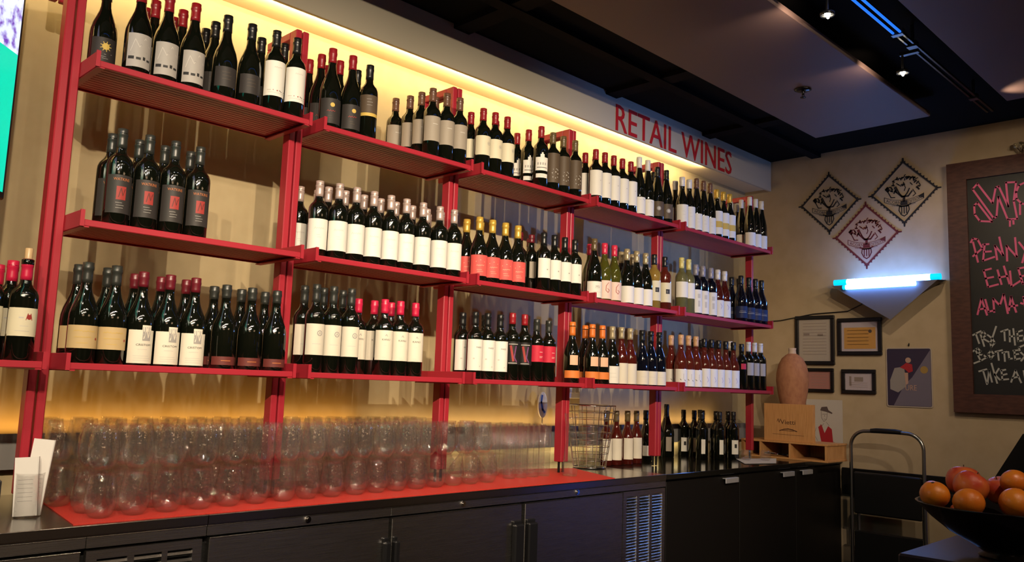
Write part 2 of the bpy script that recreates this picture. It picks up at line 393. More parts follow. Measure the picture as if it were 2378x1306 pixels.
# suspended ceiling panels
t = MB().box(-3.8, 4.27, -1.0, -0.30, 2.995, 3.025, 0, .004).build('ceiling_panel', 'panel_paint')
tag(t, 'long brown-grey suspended ceiling panel nearest the retail wines sign', 'ceiling panel')
sp_ = empty('sprinkler_head', (3.39, -0.638, 2.995)); tag(sp_, 'small dark sprinkler head under the ceiling panel near the sign', 'sprinkler')
MB().lathe([(0, 0), (.042, 0), (.045, -.006), (.03, -.012), (0.012, -.014)], 18).build('cover_plate', 'rail_dark', sp_)
MB().lathe([(0.008, -.012), (.008, -.03), (.003, -.034), (0, -.034)], 8).tube([(-.012, 0, -.014), (-.012, 0, -.038), (0, 0, -.046), (.012, 0, -.038), (.012, 0, -.014)], .002, 6).build('nozzle', 'rail_dark', sp_)
MB().lathe([(0, -.046), (.016, -.046), (.016, -.048), (0, -.048)], 12).build('deflector', 'rail_dark', sp_)
t = MB().box(-3.8, 4.26, -3.0, -1.40, 2.995, 3.025, 0, .004).build('ceiling_panel', 'panel_paint')
tag(t, 'brown-grey suspended ceiling panel beyond the track, in the top right corner', 'ceiling panel')

# track with its lamps
tr = empty('light_track', (0, -1.28, 3.0)); tag(tr, 'dark twin-rail lighting track running along the black gap between ceiling panels', 'light track')
for dy in (-.014, .014):
    MB().box(-3.0, 4.40, dy - .006, dy + .006, -.006, .006, 0, .002).build('rail', 'rail_dark', tr)
for x in (-1.2, 0.3, 1.8, 3.18, 4.1):
    MB().box(x - .02, x + .02, -.022, .022, -.012, .016).box(x - .006, x + .006, -.006, .006, .016, .10).build('hanger', 'black_plastic', tr)
nt_ = empty('blue_glow_tube', (0, -1.30, 2.972)); tag(nt_, 'pair of glowing blue tubes imitating a blue reflection on the ceiling track', 'glow tube')  # glowing tubes stand in for a blue reflection on the rails
for dy in (-.014, .016):
    MB().tube([(-0.4, dy, 0), (2.93, dy, 0)], .0055, 8).build('tube', 'blue_rail_glow', nt_)
for x in (-.42, 2.94): MB().box(x - .014, x + .014, -.024, .026, -.01, .02).build('end_cap', 'black_plastic', nt_)
spot('panel_spill_light', (4.08, -1.36, 2.90), (4.08, -1.62, 2.995), 5.0, (1, .70, .48), 75, 1.0, .012)  # upward spill spot on the other panel; no lamp modelled here
def lamp(x, lab):
    t = empty('spot_lamp', (x, TRACK_Y, 2.90)); tag(t, lab, 'lamp', 'spot lamps along the ceiling track')
    MB().tube([(0, .0, .095), (0, 0, .045)], .006, 8).box(-.012, .012, -.075, .01, .085, .10).build('bracket', 'black_plastic', t)
    b = MB(); b.lathe([(.024, .014), (.029, .010), (.029, -.002), (.026, -.002), (.024, .008)], 18).tube([(0, 0, .045), (.0, 0, .016)], .006, 8); b.build('housing', 'black_plastic', t)
    spot('panel_spill_light', (x, TRACK_Y + .055, 2.925), (x + .16, TRACK_Y + .35, 2.995), 5.0, (1, .70, .48), 75, 1.0, .012)  # separate spot imitating the bulb's spill on the panel
    MB().ball((0, 0, .004), .0125, 12, 8).ball((.014, .004, -.004), .006, 8, 6).ball((-.012, -.006, -.006), .006, 8, 6).build('bulb', 'bulb', t)
for i, (x, w) in enumerate([(2.413, 'small bright spot lamp on the ceiling track, the nearer one at the top edge'), (3.244, 'small bright spot lamp on the ceiling track, the farther one above the sprinkler panel')]):
    lamp(x, w)

# sign letters on the fascia
v, f = text2d('RETAIL WINES', 0.165)
w0 = min(a for a, _ in v); w1 = max(a for a, _ in v); k = (4.385 - 3.03) / (w1 - w0)
sg = empty('sign_lettering', (3.03, FY, 2.880)); tag(sg, 'thin red letters reading RETAIL WINES on the cream fascia', 'sign')
cur = 3.03
tot = 0; letters = []
# each letter is a piece of its own
adv = []
full = 'RETAIL WINES'
def width_to(n):
    vv, _ = text2d(full[:n] + '|', 0.165, 'LEFT'); return max(a for a, _ in vv)
base = width_to(0); bars = [width_to(n) - base for n in range(len(full) + 1)]
kk = 1.36 / bars[-1]
for i, ch in enumerate(full):
    if ch == ' ': continue
    vv, ff = text2d(ch, 0.165, 'LEFT')
    b = MB(); n = len(vv)
    P = [(bars[i] * kk + a * kk, -.005, z) for a, z in vv]; Q = [(bars[i] * kk + a * kk, -.0005, z) for a, z in vv]
    b.add(P, ff); b.add(Q, [g[::-1] for g in ff])
    ed = {}
    for g in ff:
        for a, c in zip(g, g[1:] + g[:1]):
            ed[(a, c)] = 1
    b.add(P + Q, [(a, a + n, c + n, c) for (a, c) in ed if (c, a) not in ed])
    o = b.build('letter', 'sign_red', sg)

# ------------------------------------------------------------------ red metal shelving
ZS = {'T': 2.265, 'M': 1.7735, 'B': 1.349}
TRAY = 0.012
def shelf_unit(x0, x1, levels, label, tops=(True, True)):
    t = empty('shelving_unit', (x0, 0, 0)); tag(t, label, 'shelving', 'red metal shelving units standing side by side')
    W = x1 - x0
    for side, X in ((1, 0.0155), (-1, W - 0.0155)):
        a, b_ = X - .0125, X + .0125
        p = MB().box(a, b_, .146, .194, .975, 2.675, 0, .003)
        # recessed groove down the front of the channel
        p.build('upright_post', 'red_metal', t)
        if tops[0 if side == 1 else 1]:
            MB().box(a, b_, .194, .37, 2.643, 2.675, 0, .003).build('top_arm', 'red_metal', t)
            MB().box(a, b_, .345, .37, 2.565, 2.643, 0, .003).build('rear_leg', 'red_metal', t)
        MB().tube([(X, .170, .9228), (X, .170, .9755)], .006, 8).build('levelling_foot', 'foot_metal', t)
    for lv in levels:
        z = ZS[lv]
        s = MB().box(.034, W - .034, .002, .292, z + .004, z + TRAY)
        s.box(.034, W - .034, 0, .006, z - .004, z + .016, 0, .002)          # rolled front lip
        s.box(.034, W - .034, .286, .292, z - .002, z + TRAY)
        for yy in [.02 + .0225 * q for q in range(12)]: s.box(.034, W - .034, yy, yy + .003, z + .003, z + .005)
        tray = s.build('shelf', 'red_metal', t)
        for X in (.0305, W - .0305):
            sgn = 1 if X < W / 2 else -1
            b = MB().box(X - .003, X + .003, -.004, .292, z - .006, z + .044, 0, .001)
            b.box(min(X, X + sgn * .022), max(X, X + sgn * .022), .0, .29, z - .008, z - .004)
            b.box(X - .006, X + .006, -.006, 0, z - .006, z + .044)
            b.build('bracket_arm', 'red_metal', tray)
    return t
GX = [0, .8, 1.6, 2.4, 3.2, 4.286]
shelf_unit(-.8, 0, ['B'], 'partly seen red shelving unit at the left edge, holding a single low shelf', (True, True))
nm = ['first full red shelving unit from the left, holding the red picture label bottles', 'second red shelving unit, with the long row of white labels on its middle shelf',
      'third red shelving unit, with coral label bottles on its middle shelf', 'fourth red shelving unit, with orange capped bottles on its lowest shelf',
      'wide fifth red shelving unit beside the far wall, farthest from the television']
for i in range(5): shelf_unit(GX[i], GX[i + 1], ['T', 'M', 'B'], nm[i])

# ------------------------------------------------------------------ steel back bar
wt = empty('steel_worktop', (0, 0, .92)); tag(wt, 'long stainless steel worktop under the stemless glasses', 'worktop')
for a, b_ in ((-1.6, .4245), (.4275, 2.859)):
    q = MB().box(a, b_, -.144, .5915, -.004, 0).box(a, b_, -.144, -.140, -.026, -.004).box(a, b_, -.140, .58, -.030, -.0045)
    q.build('top_sheet', 'steel_top', wt)
    MB().tube([(a, -.1435, -.0012), (b_, -.1435, -.0012)], .0022, 6).build('rolled_edge', 'steel_edge', wt)
def fridge(name, x0, x1, label):
    t = empty(name, (x0, 0, 0)); tag(t, label, 'refrigerator')
    W = x1 - x0
    MB().box(0, W, -.10, .57, .09, .888).build('body', 'black_gap', t)
    return t, W
f1, W = fridge('undercounter_cooler', -1.6, .4245, 'left steel undercounter cooler with wide louvres beside a plain panel')
def strip(t, x0, x1):
    o = MB().box(x0, x1, -.140, -.10, .858, .8885, 0, .001).build('top_strip', 'steel', t)
    MB().tube([(x0, -.1395, .8875), (x1, -.1395, .8875)], .002, 6).build('bright_edge', 'steel_edge', o)
    return o
def panel(t, nme, x0, x1, z0, z1):
    o = MB().box(x0, x1, -.140, -.102, z0, z1, 0, .002).build(nme, 'steel', t)
    MB().tube([(x0, -.1395, z1 - .001), (x1, -.1395, z1 - .001)], .002, 6).build('bright_edge', 'steel_edge', o)
    return o
strip(f1, 0, 1.679); strip(f1, 1.681, W)
panel(f1, 'front_panel', .9, 1.668, .10, .85)
def grille(t, x0, x1, z0, z1, cols, pitch, slat_h, n):
    fr = MB(); xs = [x0] + [c for ab in cols for c in ab] + [x1]
    ztop = cols_top = z1 - .024
    fr.box(x0, x1, -.140, -.12, ztop, z1).box(x0, x1, -.140, -.12, z0, ztop - n * pitch)
    for a, b_ in zip(xs[0::2], xs[1::2]): fr.box(a, b_, -.140, -.12, ztop - n * pitch, ztop)
    g = fr.build('grille', 'steel', t)
    me = {}
    for a, b_ in cols:
        for k in range(n):
            z = ztop - (k + .5) * pitch
            w = round(b_ - a, 4)
            if w not in me:
                q = MB(); q.add([(0, -.1415, -slat_h * .5), (w, -.1415, -slat_h * .5), (w, -.133, slat_h * .5), (0, -.133, slat_h * .5),
                                 (0, -.1395, -slat_h * .6), (w, -.1395, -slat_h * .6), (w, -.131, slat_h * .4), (0, -.131, slat_h * .4)],
                                [(0, 1, 2, 3), (7, 6, 5, 4), (0, 4, 5, 1), (3, 2, 6, 7)])
                me[w] = q.mesh('slat', 'steel')
            o = bpy.data.objects.new('slat', me[w]); COL.objects.link(o); o.parent = g; o.location = (a, 0, z)
    return g
grille(f1, 1.683, 2.013, .10, .85, [(1.712, 1.795), (1.814, 1.893), (1.910, 1.985)], .021, .007, 14)
f2, W = fridge('back_bar_refrigerator', .4275, 2.859, 'long steel back bar refrigerator with three doors under the glasses')
strip(f2, 0, .693); strip(f2, .695, W)
DX = [(.436, 1.115, .04), (1.129, 1.806, .04), (1.827, 2.501, .04)]
doors = [panel(f2, 'door', a - .4275, b_ - .4275, .10, .851) for a, b_, _ in DX]
for d, (a, b_) in ((doors[0], (.6585, .686)), (doors[1], (.7025, .7265)), (doors[1], (1.32, 1.376)), (doors[2], (1.4015, 1.458))):
    MB().box(a, b_, -.166, -.140, .40, .772, 0, .006).box(a + .003, b_ - .003, -.150, -.139, .76, .785, 0, .003).build('handle', 'black_plastic', d)
for k, x in enumerate((.775, 1.471, 2.162)):
    o = MB()
    for r, y0, y1 in ((.011, -.1455, -.140), (.007, -.150, -.145)):
        o.tube([(x - .4275, y0, .876), (x - .4275, y1, .876)], r, 14)
    o.build('lock', 'chrome', f2)
grille(f2, 2.507 - .4275, 2.853 - .4275, .10, .853, [(2.532 - .4275, 2.615 - .4275), (2.636 - .4275, 2.72 - .4275), (2.741 - .4275, 2.827 - .4275)], .0140, .0085, 46)

# black counter at the far end
ct = MB().box(2.8615, 4.967, -.147, .5915, .892, .92, 0, .002).build('countertop', 'black_laminate'); tag(ct, 'glossy black countertop at the far end, holding dark bottles and the pine crate', 'countertop')
cb = empty('base_cabinet', (2.862, 0, 0)); tag(cb, 'black base cabinet with small metal pulls under the black countertop', 'cabinet')
MB().box(0, 2.105, -.112, .57, .08, .8915).build('carcass', 'black_cabinet', cb)
MB().box(0.02, 2.10, -.07, .5, 0, .08).build('plinth', 'black_gap', cb)
for a, b_, h0, h1 in ((2.872, 3.60, 3.42, 3.56), (3.606, 4.296, 4.095, 4.242), (4.302, 4.960, 4.354, 4.494)):
    d = MB().box(a - 2.862, b_ - 2.862, -.134, -.113, .09, .880, 0, .002).build('door', 'black_cabinet', cb)
    MB().box(h0 - 2.862, h1 - 2.862, -.152, -.132, .866, .871).box(h0 - 2.862, h1 - 2.862, -.156, -.150, .842, .871, 0, .002).build('pull', 'aluminium', d)

# red bar mat
b = MB(); poly = [(.05, -.118), (2.44, -.139), (2.63, .285), (2.10, .46), (.12, .47)]
b.prism(poly, lambda u, v, w: (u, v, .9202 + w), .0022)
mt_ = b.build('bar_mat', 'red_mat'); tag(mt_, 'flat red bar mat spread on the steel worktop under the glasses', 'mat')
ZM = .9226

# ------------------------------------------------------------------ stemless glasses in two tiers
def shell(prof, t, n=22):
    """outer profile -> solid with a wall of thickness t and a thick bottom"""
    b = MB(); inner = [(max(r - t, 0.0), max(z, prof[0][1] + t * 3.2)) for r, z in prof if r > t * 1.5]
    inner[-1] = (prof[-1][0] - t, prof[-1][1])
    full = [(0.0, prof[0][1])] + prof + inner[::-1] + [(0.0, inner[0][1])]
    return b.lathe(full, n)
GP = [(.020, 0), (.026, .002), (.034, .010), (.041, .024), (.0445, .042), (.0440, .062), (.0410, .085), (.0375, .108), (.0345, .129)]
def near_post(x, y, r):
    return any(abs(x - g) < .03 + r and .146 - r < y < .194 + r for g in GX)
def ordw(k):
    w = ['first', 'second', 'third', 'fourth', 'fifth', 'sixth', 'seventh', 'eighth', 'ninth', 'tenth', 'eleventh', 'twelfth', 'thirteenth', 'fourteenth', 'fifteenth', 'sixteenth', 'seventeenth', 'eighteenth']
    return w[k]
gme = shell(GP, .0012).mesh('stemless_glass', 'clear_glass')
ROWN = ['front', 'second', 'third', 'fourth', 'back']
for tier, z in (('lower', ZM), ('upper', ZM + .129 + .0052)):
    for r in range(5):
        k = 0
        for i in range(17):
            x = .145 + .1015 * i
            if tier == 'lower': y = [-.045, .062, .270, .368, .466][r] + (.05 * x if r < 2 else -.02)
            else: y = [-.028, .072, .262, .360, .456][r]
            if r >= 2: x -= .03
            if r == 4: x += .02
            x += random.uniform(-.004, .004); y += random.uniform(-.003, .003)
            if near_post(x, y, .048): continue
            if tier == 'upper' and x > 1.70: continue
            if tier == 'lower' and (r == 1 and y > .175 or x > 1.70 and r > 0): continue
            o = bpy.data.objects.new('stemless_glass', gme); COL.objects.link(o); o.location = (x, y, z); o.rotation_euler = (0, 0, random.uniform(0, 6))
            tag(o, 'clear stemless wine glass, %s tier, %s row, %s from the left' % (tier, ROWN[r], ordw(k)), 'glass', 'stemless glasses of the %s tier' % tier); k += 1
for y0, y1, lab in ((-.085, .132, 'clear acrylic sheet lying on the front rows of stemless glasses'), (.206, .508, 'clear acrylic sheet lying on the rear rows of glasses behind the posts')):
    o = MB().box(.07, 1.755, y0, y1, ZM + .1292, ZM + .134, 0, .001).build('acrylic_sheet', 'acrylic'); tag(o, lab, 'sheet')

# tall tumblers and decanters
tme = shell([(.026, 0), (.028, .003), (.0285, .03), (.030, .12), (.0325, .235)], .0016, 20).mesh('tall_tumbler', 'blueish_glass')
k = 0
for r, y in enumerate((.10, .235, .315, .395)):
    for i in range(4 if r == 0 else 5):
        x = 1.965 + .078 * i + (.03 if r % 2 else 0)
        if near_post(x, y, .035) or x > 2.33: continue
        o = bpy.data.objects.new('tall_tumbler', tme); COL.objects.link(o); o.location = (x, y, ZM)
        tag(o, 'tall clear tumbler right of the stemless glasses, %s row, %s from the left' % (ROWN[r], ordw(i)), 'glass', 'tall tumblers on the red mat')
o = shell([(.033, 0), (.036, .004), (.037, .05), (.028, .12), (.022, .17), (.026, .24), (.033, .295)], .0016, 24).build('carafe', 'blueish_glass', None, (2.318, .040, ZM)); tag(o, 'tall waisted glass carafe at the right end of the tumblers', 'carafe')
DP = [(.060, 0), (.078, .006), (.086, .022), (.080, .045), (.050, .085), (.028, .12), (.018, .155), (.0165, .20), (.020, .235), (.030, .252)]
o = shell(DP, .0015, 28).build('wine_decanter', 'clear_glass', None, (1.842, .250, ZM)); tag(o, 'clear wine decanter with a long narrow neck right of the stemless glasses', 'decanter')
o = shell([(r * .95, z * 1.28) for r, z in DP], .0015, 28).build('wine_decanter', 'clear_glass', None, (1.850, .460, ZM)); tag(o, 'taller clear decanter standing at the back against the wall', 'decanter')

# ------------------------------------------------------------------ wine bottles
def prof_bordeaux(H, r): return [(r * .90, 0), (r, .003), (r, .615 * H), (r * .975, .65 * H), (r * .86, .69 * H), (r * .62, .725 * H), (r * .455, .755 * H), (.0148, .79 * H), (.0142, .925 * H), (.0158, .93 * H), (.0158, .955 * H), (.0145, .96 * H), (.0145, H)]
def prof_burgundy(H, r): return [(r * .90, 0), (r, .003), (r, .43 * H), (r * .975, .49 * H), (r * .86, .56 * H), (r * .68, .625 * H), (r * .50, .69 * H), (r * .40, .745 * H), (.0150, .80 * H), (.0145, .925 * H), (.0162, .93 * H), (.0162, .96 * H), (.0150, .965 * H), (.0150, H)]
def prof_flute(H, r): return [(r * .90, 0), (r, .003), (r, .42 * H), (r * .96, .49 * H), (r * .83, .58 * H), (r * .66, .66 * H), (r * .51, .74 * H), (r * .42, .80 * H), (.0142, .86 * H), (.0138, .93 * H), (.0152, .935 * H), (.0152, .955 * H), (.0140, .96 * H), (.0140, H)]
PROF = dict(b=prof_bordeaux, u=prof_burgundy, f=prof_flute)
def rad(prof, z):
    for (r0, z0), (r1, z1) in zip(prof[:-1], prof[1:]):
        if z0 <= z <= z1: return r0 + (r1 - r0) * ((z - z0) / (z1 - z0) if z1 > z0 else 0)
    return prof[-1][0]
def wrap(pts, r, off):   # (u,v) on the label -> point on the bottle; u=0 faces -y
    return [((r + off) * math.sin(u / r), -(r + off) * math.cos(u / r), v) for u, v in pts]
def label_mesh(r, spec, prints):
    b = MB(); mats = []; 
    def mi(m):
        if m not in mats: mats.append(m)
        return mats.index(m)
    for (z0, z1, half, mt) in spec:
        n = 14; h = math.radians(half) * r; vs = []; fs = []
        for k in range(n + 1):
            u = -h + 2 * h * k / n; vs += wrap([(u, z0), (u, z1)], r, .0004)
        for k in range(n): fs.append((2 * k, 2 * k + 2, 2 * k + 3, 2 * k + 1))
        b.add(vs, fs, mi(mt), True)
    for p in prints:
        if p[0] == 't':      # ('t', word, cap height, u, v, mat, squeeze)
            v, f = text2d(p[1], p[2]); b.add(wrap([(p[3] + a * p[6], p[4] + z) for a, z in v], r, .0009), f, mi(p[5]))
        elif p[0] == 'r':    # rectangle
            _, u0, u1, v0, v1, mt = p; n = max(1, int((u1 - u0) / .006))
            vs = []; fs = []
            for k in range(n + 1):
                u = u0 + (u1 - u0) * k / n; vs += wrap([(u, v0), (u, v1)], r, .0008)
            for k in range(n): fs.append((2 * k, 2 * k + 2, 2 * k + 3, 2 * k + 1))
            b.add(vs, fs, mi(mt), True)
        elif p[0] == 'd':    # disc
            _, u, v, rr, mt = p; b.add(wrap(disc2d(u, v, rr), r, .0010), [tuple(range(14))], mi(mt))
        elif p[0] == 'o':    # ring
            _, u, v, rr, w, mt = p; n = 16
            A = disc2d(u, v, rr, n); B = disc2d(u, v, rr - w, n)
            b.add(wrap(A + B, r, .0010), [(k, (k + 1) % n, (k + 1) % n + n, k + n) for k in range(n)], mi(mt))
        elif p[0] == 'l':    # line
            vs, fs = ribbon(p[1], p[2]); b.add(wrap(vs, r, .0010), fs, mi(p[3]))
    return b, mats
def lines(v0, n, dv, u0, u1, mt, w=.0012, seed=1):
    rr = random.Random(seed); return [('r', u0 + rr.uniform(0, .004), u1 - rr.uniform(0, .010), v0 - k * dv, v0 - k * dv + w, mt) for k in range(n)]
def scribble(u0, u1, v, h, mt, n=9, seed=2, w=.0012):
    rr = random.Random(seed); pts = [(u0 + (u1 - u0) * k / n, v + (h if k % 2 else -h) * rr.uniform(.3, 1)) for k in range(n + 1)]
    return [('l', pts, w, mt)]
W_, C_ = 'lab_white', 'lab_cream'
K = {
 'sun': ('dark label burgundy bottle with a gold sun emblem', 'u', .305, .041, 'dark_glass', 'cap_black', .055, [(.035, .115, 62, 'lab_dark')],
         [('d', 0, .086, .011, 'p_gold'), ('l', [(-.02, .064), (0, .060), (.02, .064)], .0014, 'p_grey')] + [('l', [(math.cos(a) * .011, .086 + math.sin(a) * .011), (math.cos(a) * .016, .086 + math.sin(a) * .016)], .0022, 'p_gold') for a in [k * .7 for k in range(9)]] + lines(.052, 2, .006, -.012, .012, 'p_grey')),
 'silver': ('silver label burgundy bottle with red capsule', 'u', .307, .041, 'dark_glass', 'cap_red', .062, [(.020, .130, 58, 'lab_silver')],
         [('r', -.036, -.018, .044, .054, 'p_black'), ('r', -.012, .002, .044, .052, 'p_black'), ('r', .008, .016, .045, .056, 'p_black'), ('r', .021, .034, .044, .051, 'p_black'), ('l', [(-.03, .07), (-.018, .11), (-.004, .085), (.012, .118), (.03, .09)], .002, 'p_pale'), ('l', [(-.02, .062), (0, .095), (.02, .07)], .0018, 'p_grey')]),
 'darkburg': ('black label burgundy bottle with black capsule', 'u', .305, .041, 'dark_glass', 'cap_black', .060, [(.040, .110, 60, 'lab_dark')], lines(.09, 3, .012, -.018, .018, 'lab_brown')),
 'bigwhite': ('tall bottle with a large white label and red dots', 'b', .313, .0375, 'dark_glass', 'cap_black', .062, [(.060, .190, 78, W_)],
         scribble(-.012, .016, .166, .003, 'p_pale', 9, 3) + [('d', .002, .080, .0022, 'p_red'), ('d', -.012, .081, .0016, 'p_red'), ('r', -.034, -.020, .079, .082, 'p_pale'), ('l', [(.010, .082), (.018, .078), (.034, .080)], .002, 'p_black'), ('r', -.03, .035, .0715, .0722, 'p_grey')]),
 'goldsun': ('black label bottle with a gold disc and red lettering', 'u', .322, .041, 'dark_glass', 'cap_red', .058, [(.018, .115, 62, 'lab_dark')],
         [('d', .004, .090, .0085, 'p_gold')] + scribble(-.016, .016, .066, .003, 'p_red', 7, 5, .0016) + lines(.046, 2, .008, -.012, .012, 'lab_brown')),
 'brownlabel': ('bottle with a dark brown label over a gold band', 'b', .309, .0365, 'dark_glass', 'cap_black', .058, [(.105, .178, 70, 'lab_brown'), (.092, .105, 70, 'p_gold')], lines(.160, 3, .012, -.014, .014, 'p_grey')),
 'greylabel': ('taupe label bottle with brown capsule', 'b', .304, .037, 'dark_glass', 'cap_brown', .060, [(.068, .175, 70, 'lab_grey')], [('r', -.004, .018, .140, .1425, 'p_pale')] + lines(.132, 1, .01, -.002, .014, 'p_grey')),
 'cream': ('rounded cream label bottle with red capsule', 'b', .297, .037, 'dark_glass', 'cap_red', .058, [(.076, .164, 66, C_), (.080, .160, 71, C_)], [('o', .022, .130, .008, .0016, 'p_grey'), ('d', .022, .130, .003, 'p_grey')]),
 'castle': ('bottle with a white castle drawing on its label', 'b', .309, .037, 'dark_glass', 'cap_red', .058, [(.085, .150, 52, W_), (.050, .070, 48, W_)],
         [('r', -.010, .010, .150, .165, W_), ('r', -.004, .004, .165, .173, W_)] + [('r', a, a + .006, .112, .124, 'p_grey') for a in (-.024, -.012, 0, .012)] + [('r', -.026, .026, .098, .101, 'p_black')] + lines(.062, 2, .006, -.016, .016, 'p_grey')),
 'bronze': ('bottle with a tall dark bronze swirl label', 'b', .299, .037, 'dark_glass', 'cap_bronze', .058, [(.044, .190, 66, 'lab_brown')],
         [('l', [(-.004, .108), (.012, .112), (.022, .106)], .004, 'p_grey'), ('l', [(-.008, .090), (.008, .096), (.022, .088)], .005, 'p_pale'), ('l', [(-.006, .070), (.008, .066), (.020, .072)], .005, 'p_grey')]),
 'redcapwhite': ('tall white label bottle with rust red capsule', 'b', .291, .0365, 'dark_glass', 'cap_red', .056, [(.044, .176, 72, W_)], [('r', .012, .018, .120, .126, 'p_pale')]),
 'flutewhite': ('slender white capped flute bottle with low white label', 'f', .334, .0365, 'dark_glass', 'cap_white', .062, [(.014, .105, 72, W_)], [('l', [(-.006, .090), (.012, .094), (.02, .088)], .0016, 'p_grey')]),
 'fluteblack': ('black flute bottle with a grey medallion label', 'f', .314, .038, 'dark_glass', 'cap_black', .060, [(.028, .112, 66, 'lab_brown')], [('d', 0, .072, .012, 'p_grey'), ('d', 0, .072, .006, 'p_pale')]),
 'slimwhite': ('cream capped slim bottle with tall white label', 'u', .308, .036, 'dark_glass', 'cap_white', .055, [(.012, .140, 74, W_)], lines(.10, 2, .02, -.01, .012, 'p_pale')),
 'slimdark': ('slim brown capped bottle with low white label', 'f', .330, .036, 'dark_glass', 'cap_brown', .062, [(.014, .112, 74, W_)], lines(.08, 2, .02, -.01, .012, 'p_pale')),
 'goldcap': ('gold capped bottle with white and gold banded label', 'u', .307, .0365, 'dark_glass', 'cap_gold', .058, [(.024, .168, 74, W_)], [('r', -.034, .034, .066, .104, 'p_gold')]),
 'lowwhite': ('tall white capped flute bottle beside the far wall', 'f', .336, .036, 'dark_glass', 'cap_white', .058, [(.012, .098, 74, W_)], []),
 'redart': ('black bottle labelled WATKINS with a red picture', 'b', .313, .0385, 'dark_glass', 'cap_green', .062, [(.040, .160, 66, 'lab_dark')],
         [('t', 'WATKINS', .0088, 0, .142, 'p_orange', .86), ('r', -.013, .015, .082, .124, 'p_red'), ('l', [(-.006, .090), (.0, .118), (.006, .096), (.012, .116)], .003, 'lab_maroon')] + lines(.072, 3, .008, -.014, .014, 'p_grey')),
 'whitescript': ('white label bottle with silver capsule and faint script', 'b', .297, .037, 'dark_glass', 'cap_silver', .060, [(.034, .148, 74, W_)],
         scribble(-.018, .018, .112, .004, 'p_pale', 10, 6) + lines(.086, 2, .008, -.010, .012, 'p_pale')),
 'goldred': ('coral red label burgundy bottle with gold capsule', 'u', .291, .040, 'dark_glass', 'cap_gold', .060, [(.026, .118, 68, 'lab_coral')],
         [('l', [(-.02, .088), (0, .096), (.02, .088)], .002, 'lab_peach')] + scribble(-.018, .018, .072, .004, 'lab_peach', 9, 7) + lines(.052, 2, .008, -.016, .016, 'lab_peach')),
 'plaindark': ('plain dark bottle with a narrow label strip', 'b', .285, .036, 'dark_glass', 'cap_maroon', .040, [(.07, .15, 24, 'lab_grey')], []),
 'smallwhite': ('white label bottle with a dark red top', 'b', .286, .037, 'dark_glass', 'cap_black', .060, [(.066, .160, 52, W_)], [('d', .012, .106, .0035, 'p_grey')]),
 'maburg': ('wide burgundy bottle with white label marked MV', 'u', .314, .042, 'dark_glass', 'cap_bronze', .062, [(.010, .092, 72, W_)], [('t', 'MV', .016, .006, .056, 'p_grey', .8), ('r', -.02, .03, .038, .0395, 'p_pale')]),
 'pinkwax': ('green glass bottle with pink capsule and blush label', 'u', .303, .0395, 'green_glass', 'cap_wax', .058, [(.012, .106, 70, 'lab_blush')],
         [('l', [(.010, .094), (-.002, .078), (-.004, .055), (.008, .044), (.016, .056), (.006, .064)], .0028, 'p_red')]),
 'champ': ('dark bottle with champagne capsule and low white label', 'u', .300, .040, 'dark_glass', 'cap_champ', .062, [(.010, .098, 70, W_)], []),
 'sqwhite': ('golden white wine bottle with dark square on label', 'b', .304, .037, 'yellow_glass', 'cap_black', .058, [(.045, .155, 64, C_)], [('r', -.006, .018, .092, .118, 'p_black'), ('r', -.002, .012, .098, .110, 'p_grey')]),
 'sqrose': ('rose wine bottle with dark square on cream label', 'b', .304, .037, 'rose_pink_glass', 'cap_black', .058, [(.045, .155, 64, C_)], [('r', -.006, .018, .092, .118, 'p_black'), ('r', -.002, .012, .098, .110, 'p_grey')]),
 'clearyellow': ('pale glass bottle with yellow capsule', 'b', .322, .037, 'pale_glass', 'cap_yellow', .062, [(.090, .180, 74, W_)], []),
 'greycap': ('grey capped bottle with tall white label', 'b', .301, .037, 'blue_black_glass', 'cap_grey', .064, [(.014, .150, 66, W_)], [('r', -.004, .014, .10, .125, 'p_pale'), ('r', -.002, .012, .05, .085, 'p_pale')]),
 'rosewhite': ('rose bottle with white capsule on the middle shelf', 'u', .300, .0375, 'rose_glass', 'cap_white', .060, [(.012, .112, 72, W_)], [('l', [(.004, .09), (.014, .076), (.008, .06)], .003, 'p_lilac')]),
 'navy': ('blue-black burgundy bottle with dark navy label', 'u', .296, .040, 'blue_black_glass', 'cap_black', .055, [(.026, .100, 70, 'lab_navy')], [('r', -.024, .024, .060, .063, 'p_grey')] + scribble(-.02, .02, .07, .003, 'p_grey', 9, 8)),
 'tan': ('tan label burgundy bottle with grey green capsule', 'u', .306, .0415, 'dark_glass', 'cap_green', .062, [(.047, .115, 76, 'lab_tan')],
         scribble(-.030, .030, .098, .003, 'p_gold', 14, 9) + scribble(-.026, .020, .080, .002, 'p_gold', 12, 10) + lines(.062, 1, .01, -.02, .02, 'p_gold') + [('d', .038, .076, .004, 'p_red')]),
 'crest': ('white CRISTOM label bottle with maroon capsule', 'u', .297, .0415, 'dark_glass', 'cap_maroon', .048, [(.010, .113, 62, 'lab_warm')],
         [('r', -.004, .026, .108, .128, 'lab_warm'), ('r', -.002, .024, .080, .122, 'p_grey'), ('l', [(.002, .086), (.010, .118), (.016, .090), (.022, .114)], .0028, 'lab_warm'), ('l', [(.0, .10), (.022, .096)], .002, 'lab_warm'), ('t', 'CRISTOM', .0062, .004, .064, 'p_black', 1.25)] + lines(.052, 1, .01, -.014, .024, 'p_pale') + lines(.032, 3, .007, -.026, .030, 'p_pale')),
 'maroonlow': ('dark burgundy bottle with a low maroon label', 'u', .286, .0405, 'dark_glass', 'cap_green', .045, [(.016, .044, 72, 'lab_maroon')], [('r', -.016, .016, .029, .0315, 'p_orange')]),
 'circle': ('tall black capped bottle with a grey roundel label', 'b', .327, .0365, 'dark_glass', 'cap_green', .066, [(.067, .180, 62, 'lab_warm')],
